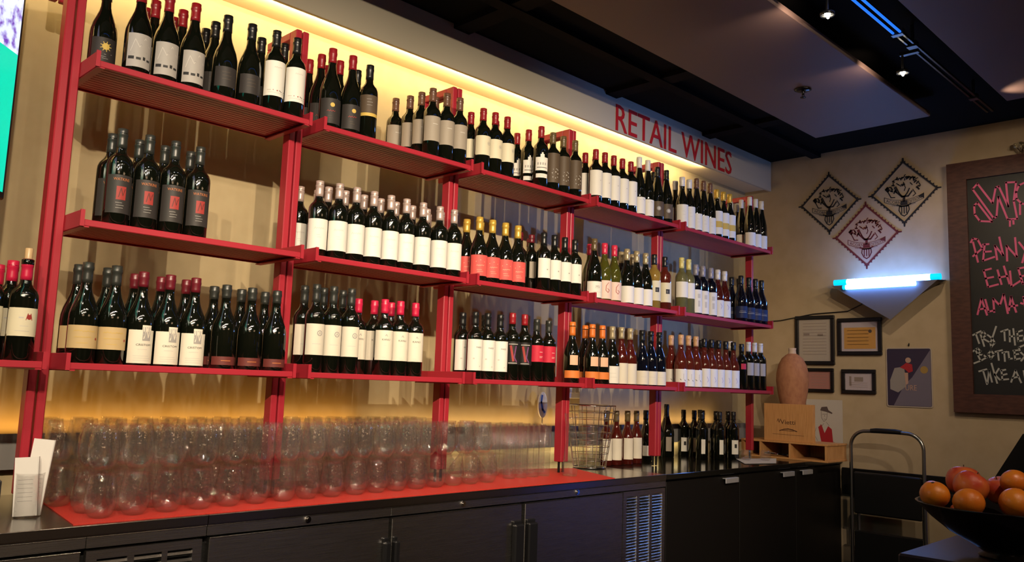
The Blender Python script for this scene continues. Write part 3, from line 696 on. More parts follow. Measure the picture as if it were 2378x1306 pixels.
         [('o', .014, .146, .0105, .003, 'p_grey'), ('l', [(.010, .140), (.014, .150), (.018, .142)], .002, 'p_grey'), ('r', -.012, .020, .106, .108, 'p_pale')]),
 'pinkcap': ('bright red capped bottle with white KANU label', 'b', .301, .037, 'dark_glass', 'cap_bright', .055, [(.062, .178, 66, 'lab_warm')],
         [('t', 'KANU', .0075, .004, .138, 'p_black', 1.1), ('l', [(.0, .156), (.004, .162), (.008, .155)], .0022, 'p_grey')] + lines(.118, 1, .01, -.006, .014, 'p_pale') + lines(.072, 2, .006, -.01, .014, 'p_pale')),
 'tallwhite': ('black capped bottle with a tall white PARES label', 'b', .294, .0368, 'dark_glass', 'cap_black', .058, [(.040, .174, 68, W_)],
         [('t', 'PARES', .0065, .010, .136, 'p_black', 1.0), ('r', -.016, -.008, .088, .094, 'p_pale'), ('d', .016, .058, .003, 'p_pale')]),
 'redstripe': ('black label bottle with a slanted red figure', 'b', .308, .037, 'dark_glass', 'cap_red', .050, [(.075, .178, 66, 'lab_black')],
         [('l', [(-.012, .156), (.0, .092)], .010, 'p_red'), ('l', [(.012, .156), (.004, .108), (.016, .088)], .006, 'p_purple'), ('r', -.022, .022, .164, .168, 'p_grey'), ('r', -.022, .020, .079, .083, 'p_grey')]),
 'redlabel': ('bottle with a bright red 337 label', 'b', .293, .0368, 'dark_glass', 'cap_green', .058, [(.094, .170, 72, 'lab_red')], [('t', '337', .0085, .014, .112, 'lab_blush', 1.0), ('r', .006, .022, .138, .140, 'lab_blush')]),
 'orange': ('dark burgundy bottle with orange capsule and orange band', 'u', .300, .040, 'dark_glass', 'cap_orange', .066, [(.027, .063, 74, 'lab_orange'), (.090, .137, 30, 'lab_peach')], []),
 'goldwhite': ('dark bottle with olive gold capsule and white label', 'u', .301, .040, 'dark_glass', 'cap_champ', .064, [(.010, .097, 70, W_)], lines(.06, 2, .02, -.02, .022, 'p_pale')),
 'goldrose': ('rose bottle with gold capsule and tall white label', 'u', .303, .037, 'rose_glass', 'cap_champ', .060, [(.010, .116, 60, 'lab_warm')], []),
 'blackwhite': ('black capped bottle with a wide low white label', 'u', .300, .0385, 'blue_black_glass', 'cap_black', .060, [(.010, .083, 74, 'lab_warm')], lines(.05, 1, .02, -.02, .022, 'p_pale')),
 'woodcap': ('rose bottle with tan capsule and white label', 'u', .301, .0372, 'rose_pink_glass', 'cap_wood', .058, [(.010, .106, 68, W_)], [('l', [(-.014, .05), (-.008, .044)], .0028, 'p_black'), ('l', [(.006, .08), (.006, .05)], .0016, 'p_grey'), ('l', [(.012, .046), (.018, .040)], .0028, 'p_black')]),
 'darkrose': ('rose bottle with black capsule and white label', 'u', .293, .0372, 'rose_pink_glass', 'cap_black', .050, [(.012, .118, 66, W_)], [('l', [(.006, .07), (.014, .05), (.008, .04)], .0026, 'p_lilac')]),
 'reddot': ('dark bottle with a small red square label', 'b', .288, .0365, 'dark_glass', 'cap_black', .05, [(.13, .165, 26, 'lab_red')], []),
 'whitecap': ('dark bottle with slim white capsule and pale label', 'b', .306, .0368, 'dark_glass', 'cap_white', .060, [(.095, .175, 34, 'lab_silver')], []),  # pale patch imitates a blue-white reflection on a dark label
 'cork': ('cream label bottle with maroon crest and red capsule', 'b', .293, .0375, 'dark_glass', 'cap_bright', .060, [(.072, .152, 68, C_), (.077, .147, 74, C_)],
         [('d', .014, .126, .007, 'p_red'), ('l', [(.006, .118), (.010, .136), (.014, .120), (.018, .136), (.022, .118)], .0018, 'p_red'), ('r', -.012, .0, .122, .126, 'p_pale')] + lines(.10, 1, .01, -.008, .022, 'p_pale') + lines(.086, 1, .01, -.02, .026, 'p_pale')),
 'counterrose': ('rose bottle with bronze capsule on the black counter', 'u', .300, .0375, 'rose_glass', 'cap_bronze', .060, [(.030, .148, 46, 'lab_warm')], []),
 'counterwhite': ('black bottle with a low white label on the black counter', 'u', .300, .0385, 'dark_glass', 'cap_black', .055, [(.032, .092, 70, W_)], [('d', .016, .070, .005, 'p_lilac')]),
 'champagne': ('large dark champagne bottle on the black counter', 'u', .335, .050, 'dark_glass', 'cap_black', .085, [(.04, .13, 22, 'lab_grey')], []),
 'slip': ('black bottle with a narrow white strip label on the counter', 'b', .300, .037, 'dark_glass', 'cap_black', .055, [(.035, .125, 20, 'lab_white')], []),
 'pbox': ('black bottle with white and black square label on the counter', 'b', .300, .037, 'dark_glass', 'cap_black', .055, [(.030, .120, 36, 'lab_white')], [('r', -.006, .010, .070, .095, 'p_black')]),
}
PLACE = [  # shelf, kind, [(x, row)] ; row 0 is the front
 ('T', 'sun', [(.082, 1)]), ('T', 'silver', [(.160, 0), (.249, 0), (.338, 0), (.237, 1), (.331, 1), (.241, 2), (.337, 2)]),
 ('T', 'darkburg', [(.453, 0), (.544, 0), (.448, 1), (.626, 1), (.452, 2)]), ('T', 'bigwhite', [(.640, 0), (.724, 0), (.720, 1)]),
 ('T', 'goldsun', [(.878, 0), (.970, 0), (.882, 1), (.966, 1), (.879, 2), (.963, 2)]), ('T', 'brownlabel', [(1.052, 0), (1.051, 1)]),
 ('T', 'greylabel', [(1.373, 0), (1.452, 0), (1.531, 0), (1.373, 1), (1.370, 2), (1.349, 3), (1.452, 1)]),
 ('T', 'cream', [(1.672, 0), (1.748, 0), (1.826, 0), (1.675, 1), (1.834, 1)]), ('T', 'castle', [(2.057, 0), (2.057, 1), (2.062, 2)]),
 ('T', 'bronze', [(2.142, 0), (2.219, 0), (2.309, 0)]),
 ('T', 'redcapwhite', [(2.474, 0), (2.549, 0), (2.624, 0), (2.699, 0), (2.774, 0), (2.49, 1), (2.572, 1), (2.656, 1)]),
 ('T', 'flutewhite', [(2.850, 0), (2.930, 0)]), ('T', 'fluteblack', [(3.022, 0), (3.110, 0), (3.102, 1)]),
 ('T', 'slimwhite', [(3.270, 0), (3.347, 0), (3.327, 1)]), ('T', 'slimdark', [(3.424, 0), (3.500, 0), (3.576, 0)]), ('T', 'goldcap', [(3.654, 0), (3.731, 0), (3.808, 0)]),
 ('T', 'lowwhite', [(4.059, 0), (4.136, 0), (4.213, 0), (4.100, 1), (4.193, 2), (4.110, 2)]),
 ('M', 'redart', [(.141, 0), (.226, 0), (.310, 0), (.394, 0), (.141, 1), (.226, 1), (.310, 1), (.398, 1)]),
 ('M', 'whitescript', [(.868, .3), (.945, 0), (1.024, 0), (1.106, 0), (1.189, 0), (1.268, 0), (1.355, 0), (1.446, 0), (1.530, 0), (.950, 1), (.876, 2), (.954, 2), (1.028, 1), (1.117, 1), (1.200, 1), (1.278, 1), (1.365, 1), (1.445, 1), (1.52, 2), (1.524, 1)]),
 ('M', 'goldred', [(1.674, 0), (1.756, 0), (1.838, 0), (1.920, 0), (1.674, 1), (1.749, 2), (1.762, 1)]),
 ('M', 'plaindark', [(2.10, 1), (2.02, 1), (2.176, 2), (2.085, 2)]),
 ('M', 'smallwhite', [(2.098, 0), (2.174, 0), (2.250, 0), (2.326, 0)]), ('M', 'maburg', [(2.475, 0)]), ('M', 'pinkwax', [(2.562, 0), (2.644, 0), (2.545, 1)]),
 ('M', 'champ', [(2.754, 0), (2.840, 0), (2.922, 0), (2.815, 1), (2.915, 1)]), ('M', 'sqwhite', [(3.003, 0)]), ('M', 'sqrose', [(3.105, 0)]),
 ('M', 'clearyellow', [(3.270, 0), (3.347, 0)]), ('M', 'greycap', [(3.424, 0), (3.500, 0), (3.590, 0), (3.58, 1)]), ('M', 'rosewhite', [(3.668, 0), (3.748, 0)]),
 ('M', 'navy', [(3.946, 0), (4.046, 0), (4.130, 0), (4.213, 0), (3.975, 1), (4.070, 1)]),
 ('B', 'cork', [(-.087, 0), (-.175, 0), (-.105, 1), (-.086, 2), (-.104, 3)]),
 ('B', 'tan', [(.078, 0), (.162, 0), (.080, 1), (.166, 1)]), ('B', 'crest', [(.245, 0), (.330, 0), (.415, 0), (.250, 1), (.335, 1), (.420, 1)]),
 ('B', 'maroonlow', [(.524, 0), (.618, 0), (.713, 0), (.520, 1), (.621, 1), (.713, 1)]),
 ('B', 'circle', [(.871, 0), (.947, 0), (1.027, 0), (.874, 1), (.958, 1), (1.044, 1)]), ('B', 'pinkcap', [(1.186, 0), (1.263, 0), (1.340, 0), (1.196, 1), (1.280, 1), (1.119, 1)]),
 ('B', 'tallwhite', [(1.672, 0), (1.749, 0), (1.827, 0), (1.675, 1), (1.81, 1)]), ('B', 'redstripe', [(1.904, 0), (1.984, 0)]), ('B', 'redlabel', [(2.066, 0), (2.150, 0)]),
 ('B', 'orange', [(2.323, 0), (2.477, 0), (2.558, 0), (2.522, 1)]), ('B', 'goldwhite', [(2.640, 0)]), ('B', 'goldrose', [(2.718, 0), (2.794, 0)]),
 ('B', 'blackwhite', [(2.900, 0), (2.980, 0), (3.060, 0)]), ('B', 'woodcap', [(3.270, 0), (3.352, 0), (3.430, 0), (3.40, 1), (3.30, 1)]),
 ('B', 'darkrose', [(3.520, 0), (3.600, 0), (3.680, 0), (3.764, 0), (3.854, 0), (3.53, 1), (3.62, 1), (3.71, 1), (3.80, 1)]), ('B', 'reddot', [(3.954, 0)]), ('B', 'whitecap', [(4.040, 0), (4.118, 0), (4.196, 0), (3.96, 1)]),
 ('C', 'counterrose', [(2.935, -1), (3.013, -1), (3.116, -1), (3.222, -1)]), ('C', 'counterwhite', [(3.420, -1.0)]),
 ('C', 'champagne', [(3.80, -2)]), ('C', 'slip', [(3.90, -3), (3.98, -4), (4.00, -5), (4.07, -3)]), ('C', 'pbox', [(4.15, -4), (4.22, -3), (4.10, -5), (4.22, -6), (4.02, -6)]),
]
CY = {-1: .335, -2: .50, -3: .30, -4: .22, -5: .42, -6: .515}
CNT = {(2.925): .335, 2.935: .31, 3.013: .30, 3.116: .30, 3.222: .315, 3.420: .39}
SN = {'T': 'top shelf', 'M': 'middle shelf', 'B': 'bottom shelf', 'C': 'black counter'}
RN = {0: 'front row', .3: 'front row', 1: 'second row', 2: 'third row', 3: 'rearmost row'}
for sh, kind, pos in PLACE:
    look, pf, H, r, glass, cap, cl, lab, prints = K[kind]
    P = PROF[pf](H, r)
    bm_ = MB().lathe([(0, .004)] + P + [(0, H)], 22).mesh('wine_bottle', glass)
    zs = [H - cl + cl * q for q in (0, .2, .45, .62, .66, .80, .84, 1)]
    capm = MB().lathe([(rad(P, z) + .0004, z) for z in zs[:1]] + [(rad(P, z) + .0009, z) for z in zs] + [(.0125, H + .0012), (0, H + .0016)], 18).mesh('capsule', cap)
    lb, lm = label_mesh(r, lab, prints); lme = lb.mesh('label', lm)
    rows = {}
    for x, w in pos: rows.setdefault(RN.get(w, 'row'), []).append(x)
    for x, w in pos:
        x_ = x
        if sh == 'C': y = CNT.get(x, CY.get(w, .3)); z = .9202
        else: y = .050 + .084 * w if not any(q[1] == 3 for q in pos) else .0445 + .0752 * w; z = ZS[sh] + TRAY + .0003
        if sh == 'B' and kind == 'maroonlow': pass
        if sh != 'C':
            for g0, g1 in zip([-.8] + GX[:-1], GX):
                if g0 < x < g1:
                    x = min(max(x, g0 + .0365 + r), g1 - .0365 - r)
        turn = math.degrees(math.atan2(x + .786, 2.67 + y)) * (.62 if x > .8 else .36) + random.uniform(-4, 4)
        if sh == 'C': turn += 4
        if kind == 'redstripe' : turn += 4
        o = bpy.data.objects.new('wine_bottle', bm_); COL.objects.link(o); o.location = (x, y, z); o.rotation_euler = (0, 0, -math.radians(turn))
        for nme, me in (('capsule', capm), ('label', lme)):
            c = bpy.data.objects.new(nme, me); COL.objects.link(c); c.parent = o
        if sh == 'C':
            k = sorted(p[0] + .001 * p[1] for p in pos).index(x + .001 * w); n = len(pos)
            where = '' if n == 1 else ', %s from the left' % ordw(k)
            txt = look + where
        else:
            rn = RN[w]; xs = sorted(rows[rn]); k = xs.index(x_); n = len(xs)
            if len(pos) == 1: txt = look + ' on the ' + SN[sh]
            elif n == 1: txt = look + ', ' + rn + ' alone'
            else: txt = look + ', ' + rn + ', ' + (('left', 'right')[k] if n == 2 else (ordw(k) + ' from left'))
        tag(o, txt, 'bottle', 'wine bottles on the ' + SN[sh])
        if kind == 'cork' and x == -.087:
            MB().lathe([(.0105, 0), (.0108, .030), (.0095, .032), (0, .032)], 12).build('cork', 'cork', o, (0, 0, H + .001))
            MB().lathe([(.0158, -.016), (.0166, -.014), (.0166, -.001), (.012, .0022), (0, .0024)], 16).build('lip', 'dark_glass', o, (0, 0, H))

# ------------------------------------------------------------------ things on the far wall (u to the right, v up, w out of the wall)
def onwall(yc, zc, x=4.967):
    return lambda u, v, w: (x - w, yc - u, zc + v)
def put(b, place, poly, w0, d, mi): b.prism(poly, lambda u, v, w: place(u, v, w0 + w), d, mi)
def flat(b, place, vf, w0, mi): v, f = vf; b.add([place(a, c, w0) for a, c in v], f, mi)
def rect(u0, u1, v0, v1): return [(u0, v0), (u1, v0), (u1, v1), (u0, v1)]
def stamp(yc, zc, h, mt, ground, label):
    pl = onwall(yc, zc); t = empty('wall_decal', (4.967, yc, zc)); tag(t, label, 'decal', 'diamond stamp decals on the far wall')
    L = lambda u, v, w: (-w, -u, v)
    mats = [mt]; b = MB()
    D = [(0, h), (h, 0), (0, -h), (-h, 0)]; bw = .016
    for i in range(4):
        (a0, b0), (a1, b1) = D[i], D[(i + 1) % 4]; s = (h - bw) / h
        put(b, L, [(a0, b0), (a1, b1), (a1 * s, b1 * s), (a0 * s, b0 * s)][::-1], .001, .003, 0)
        n = 11                                      # perforation teeth
        for k in range(n):
            f0 = (k + .25) / n; f1 = (k + .75) / n; nx, ny = (a0 + a1), (b0 + b1); q = math.hypot(nx, ny); nx, ny = nx / q * .009, ny / q * .009
            p = (a0 + (a1 - a0) * f0, b0 + (b1 - b0) * f0); r = (a0 + (a1 - a0) * f1, b0 + (b1 - b0) * f1); m = ((p[0] + r[0]) / 2 + nx, (p[1] + r[1]) / 2 + ny)
            put(b, L, [p, r, m], .001, .003, 0)
        put(b, L, [(a0 * 1.09 - b0 * .02, b0 * 1.09 + a0 * .02), (a0 * 1.09 + b0 * .02, b0 * 1.09 - a0 * .02), (a0 * .97 + b0 * .03, b0 * .97 - a0 * .03), (a0 * .97 - b0 * .03, b0 * .97 + a0 * .03)], .001, .003, 0)
    b.build('border', mt, t)
    b = MB(); rr = random.Random(5); S = h / .222
    def rib(pts, w): flat(b, L, ribbon([(a * S, c * S) for a, c in pts], w * S * 1.45), .002, 0)
    # a round leafy wreath with an oval cup inside
    for k in range(22):
        a = math.radians(-20 + 230 * k / 21); R = .088 + rr.uniform(-.012, .010); cx, cy = R * math.cos(a) + .008, .040 + R * .78 * math.sin(a)
        d = rr.uniform(0, 3.1); l = rr.uniform(.006, .013); rib([(cx - l * math.cos(d), cy - l * math.sin(d)), (cx, cy + .003), (cx + l * math.cos(d), cy + l * math.sin(d))], rr.uniform(.004, .008))
    for k in range(14):
        cx, cy = rr.uniform(-.05, .07), rr.uniform(.045, .105); d = rr.uniform(0, 3.1); l = rr.uniform(.004, .010)
        rib([(cx - l * math.cos(d), cy - l * math.sin(d)), (cx + l * math.cos(d), cy + l * math.sin(d))], .005)
    rib([(-.052 + .09 * q, .045 - .075 * math.sin(math.pi * q * .9)) for q in [j / 10 for j in range(11)]], .006)
    rib([(-.060, .040), (-.048, .005), (-.012, -.032), (.030, -.030), (.055, .002)], .007)
    rib([(-.105, .018), (-.118, .034), (-.108, .044), (-.098, .024)], .010); rib([(-.108, .02), (-.085, -.028), (-.06, -.030)], .005)
    rib([(-.035, .060), (-.02, .045), (.01, .055)], .004); rib([(.0, .07), (.012, .03), (.004, .01)], .004); rib([(.06, .012), (.078, -.02), (.06, -.035)], .004)
    rib([(.002, -.03), (.0, -.06)], .012); rib([(-.012, -.075), (.012, -.075)], .022)
    # crest at the foot
    rib([(-.03, -.098), (-.034, -.125), (-.020, -.155), (0, -.168), (.020, -.155), (.034, -.125), (.03, -.098), (-.03, -.098)], .005)
    for u in (-.016, 0, .016): rib([(u, -.105), (u, -.148)], .005)
    rib([(-.045, -.085), (-.02, -.098), (.02, -.098), (.045, -.085)], .007)
    b.build('drawing', mt, t)
    # curved banner with lettering
    b = MB()
    def arc(u, v): return (u * S, (v - .072 + 1.9 * u * u) * S)
    top = [arc(u / 100, .017) for u in range(-13, 14, 2)]; bot = [arc(u / 100, -.017) for u in range(-13, 14, 2)]
    flat(b, L, ribbon(top, .003), .0022, 0); flat(b, L, ribbon(bot, .003), .0022, 0)
    for e in (0, -1): flat(b, L, ribbon([top[e], bot[e]], .004), .0022, 0)
    flat(b, L, ([top[-3], top[-1], bot[-1]], [(0, 1, 2)]), .0022, 0)
    for wd, u0 in (('ACORN', -.068), ('EDITION', .066)):
        v, f = text2d(wd, .021); kx = .098 / (max(a for a, _ in v) - min(a for a, _ in v))
        flat(b, L, ([arc(u0 + a * kx, c - .0105) for a, c in v], f), .0024, 0)
    for wd, u0 in (('DEN', -.062), ('MFR', .060)):
        v, f = text2d(wd, .013); flat(b, L, ([((u0 + a) * S, (c - .108 + abs(u0 + a) * .25) * S) for a, c in v], f), .0024, 0)
    b.build('banner', mt, t)
    if ground:
        b = MB(); put(b, L, [(0, h * .95), (-h * .95, 0), (0, -h * .95), (h * .95, 0)], 0, .0008, 0); b.build('ground', ground, t)
stamp(-.078, 2.722, .212, 'stamp_black', None, 'black diamond stamp decal with ACORN EDITION banner, left one of the upper pair')
stamp(-.594, 2.730, .218, 'stamp_black', None, 'black diamond stamp decal with ACORN EDITION banner, right one nearest the chalkboard')
stamp(-.338, 2.461, .218, 'stamp_red', 'stamp_ground_red', 'dark red diamond stamp decal with ACORN EDITION banner, lowest of the three')

def frame(y0, y1, z0, z1, bw, label, paper, marks, tilt=0.0):
    yc, zc = (y0 + y1) / 2, (z0 + z1) / 2; hw, hh = abs(y0 - y1) / 2, abs(z1 - z0) / 2
    t = empty('picture_frame', (4.966, yc, zc)); t.rotation_euler = (tilt, 0, 0); tag(t, label, 'picture', 'small black frames on the far wall')
    L = lambda u, v, w: (-w, -u, v)
    for a, c, d, e in ((-hw, hw, hh - bw, hh), (-hw, hw, -hh, -hh + bw), (-hw, -hw + bw, -hh + bw, hh - bw), (hw - bw, hw, -hh + bw, hh - bw)):
        q = MB(); q.box(-.020, 0, -c, -a, d, e, 0, .003); q.build('frame_bar', 'frame_black', t)
    b = MB(); b.box(-.006, -.001, -hw + bw, hw - bw, -hh + bw, hh - bw); mats = ['paper_cream' if paper != 'paper_lilac' else paper]
    mats = [paper if paper not in ('paper_gold',) else 'paper_lilac', 'paper_gold', 'faint_ink', 'ink']
    for mk in marks:
        if mk[0] == 'r': put(b, L, rect(*mk[1:5]), .0062, .0006, mk[5])
        if mk[0] == 'd': put(b, L, disc2d(mk[1], mk[2], mk[3]), .0075, .0006, mk[4])
    b.build('print', mats, t)
    g = MB().box(-.0105, -.0095, -hw + bw, hw - bw, -hh + bw, hh - bw).build('glazing', 'acrylic', t)
frame(.182, -.107, 1.562, 1.912, .026, 'largest black frame, upright, holding a pale certificate with rows of small print', 'paper_cream',
      [('r', -.09, .085, .118 - .022 * k, .121 - .022 * k, 2) for k in range(11)] + [('r', -.085, -.04, .035, .05, 2), ('r', .02, .06, .03, .045, 2)])
frame(-.130, -.433, 1.630, 1.886, .026, 'black frame under the blue lamp, holding an orange certificate with a dark seal', 'paper_gold',
      [('r', -.108, .108, -.085, .062, 1), ('d', .072, .035, .012, 3)] + [('r', -.085, .06, .04 - .024 * k, .043 - .024 * k, 2) for k in range(5)])
frame(.113, -.098, 1.370, 1.538, .022, 'small black frame with a pink sheet, below the largest frame', 'paper_pink', [('r', -.06, .05, .04 - .02 * k, .042 - .02 * k, 2) for k in range(5)], .0)
frame(-.153, -.387, 1.367, 1.532, .024, 'small black frame with a lilac white sheet, below the orange certificate', 'paper_lilac', [('r', -.065, -.05, -.03, .035, 2), ('r', -.03, .03, .0, .03, 2)] + [('r', -.06, .06, -.01 - .014 * k, -.008 - .014 * k, 2) for k in range(3)])

# rounded tin poster
t = empty('tin_poster', (4.966, -.599, 1.484)); tag(t, 'rounded navy and grey tin poster with a red figure, right of the small frames', 'poster')
L = lambda u, v, w: (-w, -u, v)
def rrect(hw, hh, r, n=5):
    p = []
    for cx, cy, a0 in ((hw - r, hh - r, 0), (-hw + r, hh - r, 90), (-hw + r, -hh + r, 180), (hw - r, -hh + r, 270)):
        for k in range(n): a = math.radians(a0 + 90 * k / (n - 1)); p.append((cx + r * math.cos(a), cy + r * math.sin(a)))
    return p
b = MB(); put(b, L, rrect(.145, .195, .015), .001, .003, 0); put(b, L, rrect(.138, .188, .011), .004, .0006, 1)
put(b, L, [(.136, .18), (.136, -.186), (-.10, -.186), (-.03, -.05), (.02, 0)], .0048, .0005, 2)
put(b, L, [(-.09, .06), (-.03, .07), (-.02, .0), (-.02, -.06), (-.07, -.10), (-.12, -.08), (-.12, -.02)], .0054, .0005, 3)
put(b, L, [(-.055, .065), (-.015, .095), (.022, .085), (.026, .04), (.0, .03), (-.02, .05)], .006, .0005, 4)
put(b, L, disc2d(-.002, .112, .018), .0066, .0005, 5); put(b, L, [(-.028, .03), (-.004, .03), (-.004, -.04), (-.02, -.05)], .0066, .0005, 5)
put(b, L, disc2d(.096, .05, .024), .006, .0005, 6)
flat(b, L, (lambda vf: ([(a * .8 + .012, c - .085) for a, c in vf[0]], vf[1]))(text2d('URE', .036)), .0075, 5)
b.build('sheet', ['poster_edge', 'poster_navy', 'poster_grey', 'poster_pale', 'poster_red', 'skin_ink', 'poster_gold'], t)
MB().tube([(-.001, -.005, .217), (-.012, -.005, .212)], .004, 8).tube([(-.004, -.005, .225), (-.004, -.005, .205)], .003, 6).build('nail', 'rail_dark', t)

# pencil portrait sheet leaning on the wall
t = empty('drawing_sheet', (4.962, -.026, .921)); tag(t, 'white sheet with a line drawing of a person in a black cap and red jacket', 'drawing')
b = MB(); put(b, L, rect(-.133, .128, 0, .397), 0, .003, 0)
put(b, L, [(-.02, .345), (.02, .350), (.03, .325), (.058, .308), (.055, .300), (.02, .312), (-.03, .322)], .0034, .0005, 1)
rb = lambda pts, w, mi: flat(b, L, ribbon(pts, w), .004, mi)
rb([(-.022, .32), (-.020, .27), (-.004, .245), (.016, .262), (.022, .31)], .0022, 1); rb([(.0, .30), (.002, .278)], .0018, 1); rb([(-.004, .262), (.010, .262)], .002, 1); rb([(-.012, .296), (-.006, .296)], .003, 1); rb([(.008, .297), (.014, .297)], .003, 1)
rb([(-.03, .225), (-.022, .21), (-.004, .232)], .002, 1); rb([(.014, .24), (.034, .218)], .002, 1); rb([(-.06, .20), (-.075, .15), (-.05, .11)], .0018, 1)
put(b, L, [(-.045, .205), (-.022, .225), (.0, .165), (.026, .215), (.052, .195), (.062, .085), (-.020, .085)], .0034, .0005, 2)
rb([(.06, .11), (.095, .095), (.08, .07)], .0018, 1)
b.build('sheet', ['paper_cream', 'ink', 'poster_red'], t)

# blue-white lamp on the wall
t = empty('wall_sconce', (4.967, -.497, 2.10)); tag(t, 'triangular white wall sconce with glowing blue-white tubes above the frames', 'lamp')
b = MB(); fx = -.155
V = [(fx, .345, .0), (fx, -.345, .0), (fx + .01, -.045, -.245), (-.001, .345, .015), (-.001, -.345, .015), (-.001, -.045, -.15),
     (fx + .004, .34, .0), (fx + .004, -.34, .0)]
b.add(V[:6], [(0, 1, 2), (3, 5, 4), (0, 2, 5, 3), (1, 4, 5, 2)], 0)
b.add([(fx + .004, .335, -.004), (fx + .004, -.335, -.004), (-.004, -.335, -.004), (-.004, .335, -.004)], [(0, 3, 2, 1)], 0)
b.build('housing', 'lamp_housing', t)
MB().tube([(-.10, .255, .026), (-.10, -.285, .026)], .021, 14).build('tube', 'uv_tube', t)
MB().tube([(-.172, .235, -.018), (-.172, -.215, -.018)], .0155, 12).build('tube', 'uv_tube', t)
MB().tube([(-.10, .345, .026), (-.10, .256, .026)], .021, 14).build('tube_end', 'uv_tube_end', t)
MB().tube([(-.10, -.286, .026), (-.10, -.345, .026)], .021, 14).build('tube_end', 'uv_tube_end', t)
MB().tube([(-.172, .255, -.018), (-.172, .236, -.018)], .0155, 12).build('tube_end', 'uv_tube_end', t)
cd = MB().tube([(4.961, .55, 1.875), (4.961, .30, 1.885), (4.961, .05, 1.925), (4.961, -.20, 1.935), (4.961, -.30, 1.98), (4.961, -.33, 2.03)], .004, 6).build('power_cord', 'frame_black'); tag(cd, 'thin dark cord running along the far wall to the glowing sconce', 'cord')

# chalkboard
t = empty('chalkboard', (4.966, -1.5, 2.07)); tag(t, 'large black chalkboard in a dark wooden frame with pink and white lettering', 'chalkboard')
y0, y1, z0, z1 = -.876, -2.9, 1.272, 2.865; ox, oy, oz = 4.966, -1.5, 2.07
MB().box(-.018, -.001, y1 + .1 - oy, y0 - .09 - oy, z0 + .1 - oz, z1 - .08 - oz).build('board', 'chalkboard', t)
bw = .115
def bar(pts):   # mitred, profiled frame member
    b = MB(); b.prism(pts, lambda u, v, w: (-w, u - oy, v - oz), .040, 0); return b.build('frame_bar', 'board_frame', t)
bar([(y0, z0), (y0, z1), (y0 - bw, z1 - bw), (y0 - bw, z0 + bw)]); bar([(y0, z1), (y1, z1), (y1 + bw, z1 - bw), (y0 - bw, z1 - bw)])
bar([(y0, z0), (y0 - bw, z0 + bw), (y1 + bw, z0 + bw), (y1, z0)]); bar([(y1, z0), (y1 + bw, z0 + bw), (y1 + bw, z1 - bw), (y1, z1)])
PINK = [[(-1.022,2.685),(-1.051,2.717),(-1.133,2.579),(-1.154,2.677),(-1.171,2.682),(-1.219,2.546),(-1.212,2.7),(-1.267,2.695),(-1.25,2.578),(-1.265,2.464),(-1.213,2.466),(-1.166,2.618),(-1.152,2.491),(-1.136,2.482),(-1.022,2.685)],[(-1.047,2.594),(-1.028,2.578),(-1.029,2.521),(-1.057,2.474),(-1.126,2.462),(-1.047,2.594)],[(-1.36,2.678),(-1.314,2.685),(-1.282,2.672),(-1.265,2.632),(-1.266,2.59),(-1.29,2.558),(-1.308,2.549),(-1.354,2.54)],[(-1.225,2.462),(-1.224,2.423)],[(-1.243,2.459),(-1.244,2.434)],[(-1.283,2.553),(-1.281,2.49)],[(-1.001,2.343),(-1.014,2.367),(-1.04,2.358),(-1.066,2.298),(-1.011,2.253)],[(-1.014,2.342),(-1.038,2.214)],[(-1.07,2.322),(-1.102,2.322)],[(-1.08,2.322),(-1.067,2.219),(-1.131,2.238)],[(-1.078,2.275),(-1.114,2.275)],[(-1.146,2.22),(-1.137,2.309),(-1.181,2.242),(-1.163,2.359)],[(-1.201,2.208),(-1.201,2.302),(-1.254,2.228),(-1.249,2.347)],[(-1.269,2.317),(-1.299,2.266)],[(-1.323,2.332),(-1.282,2.191)],[(-1.066,2.156),(-1.11,2.166)],[(-1.069,2.159),(-1.09,2.052),(-1.146,2.065)],[(-1.078,2.106),(-1.121,2.113)],[(-1.146,2.154),(-1.165,2.065)],[(-1.182,2.175),(-1.208,2.066)],[(-1.151,2.107),(-1.201,2.114)],[(-1.214,2.142),(-1.219,2.047),(-1.272,2.082)],[(-1.257,2.155),(-1.305,2.162)],[(-1.259,2.155),(-1.28,2.061),(-1.313,2.066)],[(-1.266,2.106),(-1.302,2.111)],[(-1.025,1.883),(-1.05,1.981),(-1.078,1.878)],[(-1.038,1.914),(-1.074,1.92)],[(-1.072,1.973),(-1.088,1.898),(-1.119,1.904)],[(-1.119,1.894),(-1.116,1.978),(-1.151,1.934),(-1.175,2.002),(-1.193,1.884)],[(-1.199,1.902),(-1.214,1.986),(-1.238,1.89)],[(-1.203,1.925),(-1.246,1.93)],[(-1.266,1.943),(-1.274,1.939)],[(-1.28,1.98),(-1.289,1.905)],[(-1.28,1.973),(-1.31,1.978)]]
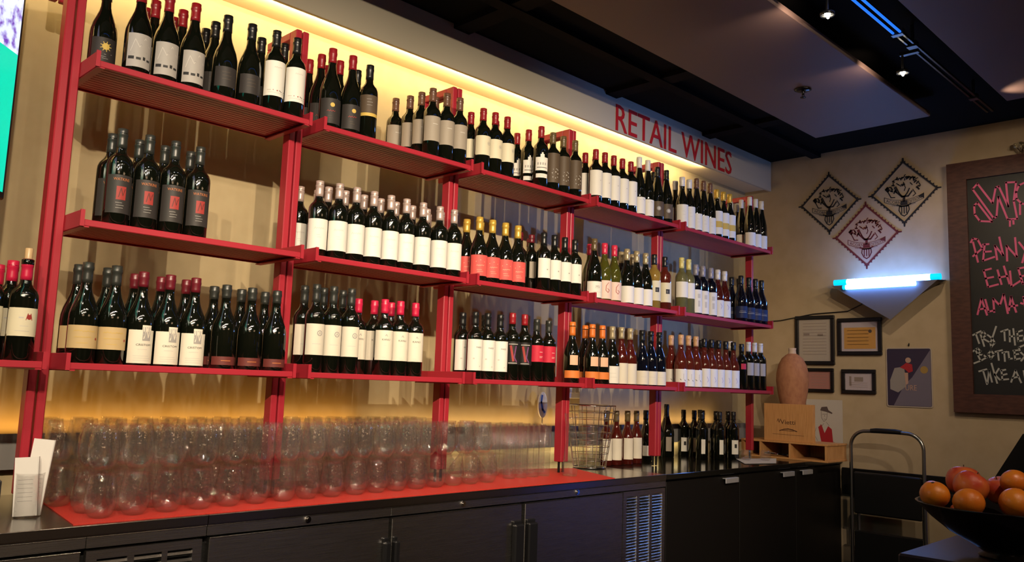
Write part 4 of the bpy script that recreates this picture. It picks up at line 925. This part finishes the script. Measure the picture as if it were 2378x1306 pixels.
CHALK = [[(-0.995,1.754),(-1.04,1.778)],[(-1.011,1.762),(-1.028,1.702)],[(-1.037,1.761),(-1.056,1.684)],[(-1.037,1.761),(-1.056,1.774),(-1.068,1.753),(-1.048,1.733),(-1.082,1.711)],[(-1.077,1.753),(-1.102,1.732),(-1.126,1.804)],[(-1.102,1.732),(-1.116,1.704),(-1.094,1.677),(-1.091,1.704),(-1.102,1.732)],[(-1.152,1.772),(-1.189,1.785)],[(-1.17,1.775),(-1.171,1.717)],[(-1.198,1.778),(-1.198,1.71)],[(-1.219,1.788),(-1.225,1.69)],[(-1.199,1.741),(-1.221,1.743)],[(-1.237,1.767),(-1.266,1.777)],[(-1.239,1.77),(-1.243,1.713),(-1.267,1.716)],[(-1.242,1.743),(-1.266,1.746)],[(-1.27,1.716),(-1.287,1.77),(-1.3,1.718)],[(-1.005,1.663),(-1.031,1.598)],[(-0.993,1.653),(-1.018,1.672),(-1.035,1.653),(-1.017,1.632)],[(-1.017,1.632),(-1.048,1.63),(-1.067,1.614),(-1.034,1.594),(-0.996,1.578)],[(-1.093,1.656),(-1.076,1.635),(-1.091,1.608),(-1.11,1.632),(-1.093,1.656)],[(-1.117,1.649),(-1.154,1.659)],[(-1.13,1.649),(-1.134,1.598)],[(-1.154,1.642),(-1.179,1.649)],[(-1.165,1.642),(-1.167,1.591)],[(-1.187,1.649),(-1.191,1.605),(-1.206,1.608)],[(-1.214,1.655),(-1.238,1.658)],[(-1.22,1.655),(-1.222,1.602),(-1.249,1.608)],[(-1.221,1.632),(-1.241,1.635)],[(-1.281,1.692),(-1.245,1.675),(-1.25,1.649),(-1.274,1.622),(-1.254,1.594)],[(-1.022,1.528),(-1.064,1.542)],[(-1.045,1.532),(-1.064,1.45)],[(-1.067,1.457),(-1.078,1.536),(-1.092,1.464)],[(-1.093,1.577),(-1.12,1.458)],[(-1.109,1.506),(-1.132,1.546)],[(-1.106,1.512),(-1.136,1.478)],[(-1.141,1.533),(-1.168,1.54)],[(-1.146,1.534),(-1.149,1.479),(-1.182,1.483)],[(-1.147,1.506),(-1.174,1.514)],[(-1.196,1.466),(-1.222,1.538),(-1.249,1.464)],[(-1.204,1.49),(-1.235,1.498)],[(-1.265,1.534),(-1.273,1.468)]]
def chalk(name, S, w, mt):
    b = MB()
    for s in S:
        v, f = ribbon([(p - oy, q - oz) for p, q in s], w)
        b.add([(-.0195, p, q) for p, q in v] , f); 
    return b.build(name, mt, t)
chalk('chalk_writing', PINK, .0115, 'chalk_pink')['label'] = 'pink chalk lettering'
chalk('chalk_writing', CHALK, .0100, 'chalk_white')['label'] = 'white chalk lettering'
t = empty('dried_flowers', (4.93, -1.31, 2.868)); tag(t, 'small bunch of dried flowers lying on top of the chalkboard frame', 'flowers')
rr = random.Random(3); b = MB(); c = MB()
for k in range(9):
    e = Vector((rr.uniform(-.02, .02), rr.uniform(-.05, .05), rr.uniform(.02, .075))); b.tube([(0, 0, 0), tuple(e * .5 + Vector((.004, 0, 0))), tuple(e)], .0022, 5); c.ball(tuple(e), rr.uniform(.007, .012), 8, 6)
b.build('stem', 'stem_brown', t); c.build('bloom', 'cap_champ', t)

# black rail board along the far wall with the folded step ladder in front
o = MB().box(4.944, 4.966, -1.9, -.150, .690, .864, 0, .003).build('backrest_board', 'black_cabinet'); tag(o, 'long black board fixed along the far wall behind the step ladder', 'board')
t = empty('step_ladder', (4.72, -.535, 0)); tag(t, 'folded step ladder with grey tube frame and black grip by the far wall', 'ladder')
def arch(hw, top, r, bottom):
    p = [(0, hw, bottom), (0, hw, top - r)]
    for k in range(1, 8): a = math.pi / 2 * k / 8; p.append((0, hw - r + r * math.cos(a), top - r + r * math.sin(a)))
    p += [(0, 0, top + .006)]; q = [(x, -y, z) for x, y, z in p[:-1]][::-1]
    return p + q
MB().tube(arch(.225, 1.128, .10, .02), .0115, 10).build('tube_frame', 'dull_tube', t)
MB().tube([(0, .095, 1.131), (0, .06, 1.134), (0, -.06, 1.134), (0, -.095, 1.131)], [.014, .0165, .0165, .014], 12).build('grip', 'black_plastic', t)
MB().box(-.004, .03, -.205, .213, .60, .862, 0, .008).build('step', 'black_plastic', t)
MB().box(-.004, .03, -.205, .213, .16, .495, 0, .008).build('step', 'black_plastic', t)
for s in (-1, 1):
    MB().tube([(.05, s * .20, .02), (.045, s * .20, .80)], .010, 8).build('rear_leg', 'dull_tube', t)
    for xx, yy in ((0, .225), (.05, .20)): MB().lathe([(0, 0), (.016, 0), (.016, .025), (.012, .03)], 12, (xx, s * yy, 0)).build('rubber_foot', 'black_plastic', t)

# ------------------------------------------------------------------ on the black counter
cr = empty('wooden_crate', (4.48, -.10, .9202)); tag(cr, 'open pine crate lying on the black counter under the wine box', 'crate')
CW, CD, CH = .61, .30, .116
MB().box(0, CD, -.16, CW - .16, 0, .012, 0, .001).build('bottom_board', 'pine', cr)
MB().box(0, CD, -.16, CW - .16, CH - .012, CH, 0, .001).build('top_board', 'pine', cr)
for y in (-.155, .09, .30, .435): MB().box(.002, CD - .004, y, y + .014, .0122, CH - .0122).build('divider', 'pine', cr)
MB().box(CD - .010, CD - .002, -.14, .43, .0122, CH - .0122).build('back_board', 'pine', cr)
t = MB().tube([(4.50, .185, .950), (4.50, .13, .950), (4.50, .10, .948), (4.50, .085, .948)], [.006, .010, .010, .005], 10).box(4.494, 4.506, .015, .085, .945, .951).build('corkscrew', 'chrome'); tag(t, 'silver corkscrew lying inside the open pine crate', 'corkscrew')
t = empty('wine_box', (4.50, .016, 1.0365)); tag(t, 'upright pine wine box printed Vietti, standing on the crate', 'box')
HB = .172
MB().box(0, .008, -HB, HB, 0, .246, 0, .001).build('lid', 'pine', t)
MB().box(.0085, .032, -HB, -HB + .009, 0, .246).box(.0085, .032, HB - .009, HB, 0, .246).box(.0085, .032, -HB + .009, HB - .009, 0, .009).box(.0085, .032, -HB + .009, HB - .009, .237, .246).build('body', 'pine', t)
b = MB(); L2 = lambda u, v, w: (-w, -u, v)
v, f = text2d('Vietti', .030); flat(b, L2, ([(a * 1.15, c + .112) for a, c in v], f), .0012, 0)
flat(b, L2, ribbon([(-.078, .128), (-.070, .146), (-.062, .122), (-.054, .146)], .003), .0012, 0)
flat(b, L2, ribbon([(-.06, .068), (-.03, .078), (0, .082), (.03, .078), (.062, .068)], .006), .0012, 0); flat(b, L2, ribbon([(-.04, .070), (.04, .070)], .003), .0012, 0)
flat(b, L2, ribbon([(-.11, .045), (.11, .042)], .0016), .0012, 0)
b.build('printing', 'pine_print', t)
t = empty('terracotta_vase', (4.650, .056, 1.0364)); tag(t, 'egg-shaped terracotta vase with a pale neck standing behind the wine box', 'vase')
MB().lathe([(0, 0), (.050, 0), (.056, .005), (.062, .06), (.070, .15), (.082, .24), (.098, .32), (.108, .40), (.106, .45), (.093, .51), (.070, .555), (.042, .580), (.024, .590)], 30).build('body', 'terracotta', t)
MB().lathe([(.030, .582), (.026, .592), (.024, .612), (.027, .626), (.022, .627), (.019, .615), (.019, .59)], 18).build('neck', 'terracotta_neck', t)
np_ = MB().add([(4.13, .19, .9215), (4.45, .075, .9215), (4.08, -.115, .9215), (3.84, -.035, .9215)], [(0, 3, 2, 1)]); np_.add([(4.13, .19, .9235), (4.45, .075, .9235), (4.08, -.115, .9235), (3.84, -.035, .9235)], [(0, 1, 2, 3)])
o = np_.build('napkin', 'white_paper'); tag(o, 'white paper napkin on the black counter under two tiny glasses', 'napkin')
vme = shell([(.020, 0), (.028, .006), (.034, .022), (.034, .04), (.029, .062)], .0015, 18).mesh('votive_glass', 'blueish_glass')
for x, y, w in ((4.10, .10, 'left'), (4.20, .02, 'right')):
    o = bpy.data.objects.new('small_glass', vme); COL.objects.link(o); o.location = (x, y, .924); tag(o, 'tiny rounded clear glass on the white napkin, %s one' % w, 'glass', 'two tiny glasses on the napkin')

# chrome wire basket with a glass cylinder inside
t = empty('wire_basket', (2.745, .27, .9205)); tag(t, 'tapered chrome wire basket at the joint of the two counters', 'basket')
def ring(r, z, n=26): return [(r * math.cos(2 * math.pi * k / n), r * math.sin(2 * math.pi * k / n), z) for k in range(n)]
rz_ = [(.088 + .048 * q, .006 + .325 * q) for q in [j / 9 for j in range(10)]]
for i, (r, z) in enumerate(rz_): MB().tube(ring(r, z), .0032 if i in (0, 9) else .0018, 6, closed=True).build('ring_wire', 'chrome', t)
for k in range(12):
    a = 2 * math.pi * k / 12; MB().tube([(.088 * math.cos(a), .088 * math.sin(a), .004), (.136 * math.cos(a), .136 * math.sin(a), .331)], .0022, 6).build('upright_wire', 'chrome', t)
MB().lathe([(0, .001), (.086, .001), (.086, .004), (0, .004)], 24).build('base', 'foot_metal', t)
o = shell([(.052, 0), (.060, .004), (.062, .16), (.066, .30)], .002, 24).build('glass_cylinder', 'clear_glass', None, (2.745, .27, .9255)); tag(o, 'clear glass cylinder standing inside the chrome wire basket', 'vase')
# menu sheets in a clear glass
o = shell([(.030, 0), (.036, .004), (.037, .12), (.039, .125)], .0016, 22).build('glass_holder', 'clear_glass', None, (-.012, .088, .9203)); tag(o, 'clear glass holding folded menu sheets at the left end of the worktop', 'glass')
for (x0, y0, z0, w_, h_, rz, tl, lab) in ((-.020, .072, .926, .060, .165, -.45, -.05, 'white folded menu sheet in the glass holder, shorter one in front'), (-.002, .095, .926, .055, .215, -.45, .10, 'white folded menu sheet in the glass holder, taller one behind')):
    b = MB().box(-w_ / 2, w_ / 2, -.002, 0, 0, h_).box(w_ / 2 - .001, w_ / 2 + .001, -.002, .012, 0, h_)
    for k in range(6): b.box(-w_ / 2 + .010, w_ / 2 - .012, -.0024, -.002, h_ * .25 + .012 * k, h_ * .25 + .0012 + .012 * k, 1)
    o = b.build('menu_sheet', ['white_paper', 'paper_print'], None, (x0, y0, z0)); o.rotation_euler = (0, tl, rz); tag(o, lab, 'menu')
# black device at the left end
t = empty('card_terminal', (-.20, .10, .9203)); tag(t, 'black box shaped device at the left end of the steel worktop', 'device')
MB().box(-.13, .105, -.07, .10, 0, .118, 0, .008).build('body', 'black_plastic', t); MB().box(-.11, .09, -.072, -.069, .03, .10).build('screen', 'black_laminate', t)
o = MB().tube([(-.17, .30, .925), (-.15, .30, 1.02), (-.11, .30, 1.055), (-.07, .30, 1.03), (-.06, .29, .98), (-.075, .28, .925)], .006, 8).build('cable', 'black_plastic'); tag(o, 'thick black cable looping above the black device', 'cable')
# outlet and tap badge on the wall
t = empty('wall_outlet', (2.975, .592, 1.335)); tag(t, 'pale double wall outlet under the bottom shelf', 'outlet')
MB().box(-.055, .055, -.006, -.0005, -.055, .055, 0, .002).build('cover_plate', 'white_paper', t)
for s in (-.024, .024): MB().box(s - .014, s + .014, -.009, -.006, -.024, .024, 0, .002).build('socket', 'paper_cream', t)
t = empty('tap_badge', (2.66, .545, 1.1265)); tag(t, 'oval white badge with a blue swoosh on a thin stand behind the tumblers', 'badge')
b = MB().tube([(0, 0, .0), (0, 0, .05)], .004, 8); b.lathe([(0, 0), (.030, 0), (.026, .006), (0, .008)], 18); b.build('stand', 'chrome', t)
b = MB(); n = 20
b.prism([(.036 * math.cos(2 * math.pi * k / n), .115 + .072 * math.sin(2 * math.pi * k / n)) for k in range(n)], lambda u, v, w: (u, -.004 + w, v), .008, 0)
b.add([(u, -.0046, v) for u, v in ribbon([(-.008, .165), (-.014, .13), (-.002, .09), (.014, .075)], .014)[0]], ribbon([(-.008, .165), (-.014, .13), (-.002, .09), (.014, .075)], .014)[1], 1)
b.build('badge', ['white_paper', 'p_blue'], t)

# ------------------------------------------------------------------ television at the left edge
TVX, TVY, TVZ = -.170, .02, 2.33
a = math.radians(48)
t = empty('television', (TVX, TVY, TVZ), a); tag(t, 'wall television at the left edge showing a green and violet picture', 'television')
MB().box(-1.10, 0, 0, .035, -.52, .33, 0, .004).build('bezel', 'black_plastic', t)
o = MB().add([(-1.085, -.002, -.50), (-.016, -.002, -.50), (-.016, -.002, .315), (-1.085, -.002, .315)], [(0, 1, 2, 3)]).build('screen', 'tv_screen', t)
MB().box(-.65, -.45, .035, .20, -.05, .05).build('wall_arm', 'black_plastic', t)

# blue glow panels added outside the frame for streaks in the steel doors
def blue_glow_panel(loc, rz, lab):
    t = empty('blue_glow_panel', loc, rz); tag(t, lab, 'sign')
    MB().box(-.16, .16, -.012, 0, -.60, .60, 0, .004).build('backing', 'black_plastic', t)
    for u in (-.09, 0, .09): MB().tube([(u, .03, -.55), (u, .03, .55)], .02, 10).build('tube', 'blue_panel_glow', t)
blue_glow_panel((3.3, YF + .014, 0.95), 0, 'upright blue glow panel added on the wall behind the viewer')
blue_glow_panel((XR - .014, -2.55, .64), math.radians(90), 'upright blue glow panel added under the chalkboard beyond the right edge')

# ------------------------------------------------------------------ bar table with the bowl of fruit
t = empty('bar_table', (2.6, -2.5, 0)); tag(t, 'dark glossy bar table at the lower right under the fruit bowl', 'table')
MB().box(-.905, .9, -.9, .795, .878, .914, 0, .006).build('tabletop', 'table_dark', t)
for sx in (-.80, .80):
    for sy in (-.80, .70): MB().box(sx - .03, sx + .03, sy - .03, sy + .03, 0, .878).build('leg', 'table_dark', t)
BC = (1.895, -1.93)
t = empty('fruit_bowl', (BC[0], BC[1], .9142)); tag(t, 'wide glossy black bowl full of fruit at the lower right', 'bowl')
op = [(.070, 0), (.075, .004), (.060, .012), (.085, .030), (.145, .062), (.190, .098), (.226, .136), (.231, .140)]
ip = [(.227, .142), (.221, .138), (.186, .104), (.140, .068), (.08, .040), (0, .034)]
MB().lathe([(0, 0)] + op + ip, 44).build('body', 'bowl_black', t)
FR = [  # x, y, z(centre), r, kind, label
 (1.765, -1.785, 1.078, .0385, 'o', 'orange at the left end of the fruit bowl'),
 (1.858, -1.752, 1.075, .034, 'a', 'small reddish apple half hidden behind the leftmost orange'),
 (1.738, -1.880, 1.070, .039, 'o', 'orange at the front of the bowl, second from the left'),
 (1.806, -1.978, 1.073, .043, 'o', 'large orange at the front of the bowl, third from the left'),
 (1.884, -2.044, 1.075, .041, 'o', 'orange at the front right of the bowl'),
 (1.830, -1.860, 1.105, .046, 'a', 'red apple on top of the front oranges'),
 (1.920, -1.815, 1.110, .048, 'a', 'highest red-orange apple at the back of the pile'),
 (1.990, -1.892, 1.088, .043, 'a', 'red apple right of the highest apple'),
 (1.925, -1.945, 1.120, .036, 'o', 'orange with a dark navel resting on top right of the apples'),
 (1.985, -2.040, 1.085, .037, 'a', 'red apple behind the front right orange'),
 (1.800, -1.840, 1.030, .030, 'a', 'small red apple low between the two left oranges'),
 (2.010, -2.115, 1.110, .038, 'o', 'orange resting highest at the right edge of the picture'),
 (1.945, -2.125, 1.075, .038, 'o', 'pale orange near the front rim at the right edge'),
 (1.960, -1.960, 1.050, .036, 'a', 'dark red apple deep in the middle of the bowl'),
 (2.060, -1.960, 1.072, .042, 'a', 'red apple at the rear rim of the bowl'),
]
for x, y, z, r, kd, lab in FR:
    nme = 'orange' if kd == 'o' else 'apple'
    b = MB()
    if kd == 'o':
        b.ball((0, 0, 0), r, 22, 14, 0, (1.04, 1.0, .95)); 
    else:
        pr = []
        for j in range(15):
            th = math.pi * j / 14; rr_ = r * (1 + .05 * math.cos(2 * th)); pr.append((rr_ * math.sin(th) * 1.05, -r * math.cos(th) * (.92 - .16 * math.exp(-((math.pi - th) / .35) ** 2) - .10 * math.exp(-(th / .3) ** 2))))
        b.lathe(pr, 22)
    o = b.build(nme, 'orange_peel' if kd == 'o' else 'apple_skin', None, (x, y, z)); o.rotation_euler = (random.uniform(-.5, .5), random.uniform(-.5, .5), random.uniform(0, 6))
    tag(o, lab, 'fruit', 'fruit piled in the black bowl')
    if kd == 'o': MB().ball((0, 0, r * .94), .0045, 8, 5, 0, (1, 1, .4)).build('navel', 'stem_brown', o)
    else: MB().tube([(0, 0, r * .72), (.002, .001, r * .98)], .0014, 6).build('stem', 'stem_brown', o)
t = MB(); t.prism([(-1.90, .915), (-1.545, 1.012), (-1.665, 1.215), (-2.02, 1.12)], lambda u, v, w: (3.2 + w, u, v), .03, 0)
o = t.build('easel_board', 'black_cabinet'); tag(o, 'tilted black board behind the fruit bowl at the right edge', 'board')
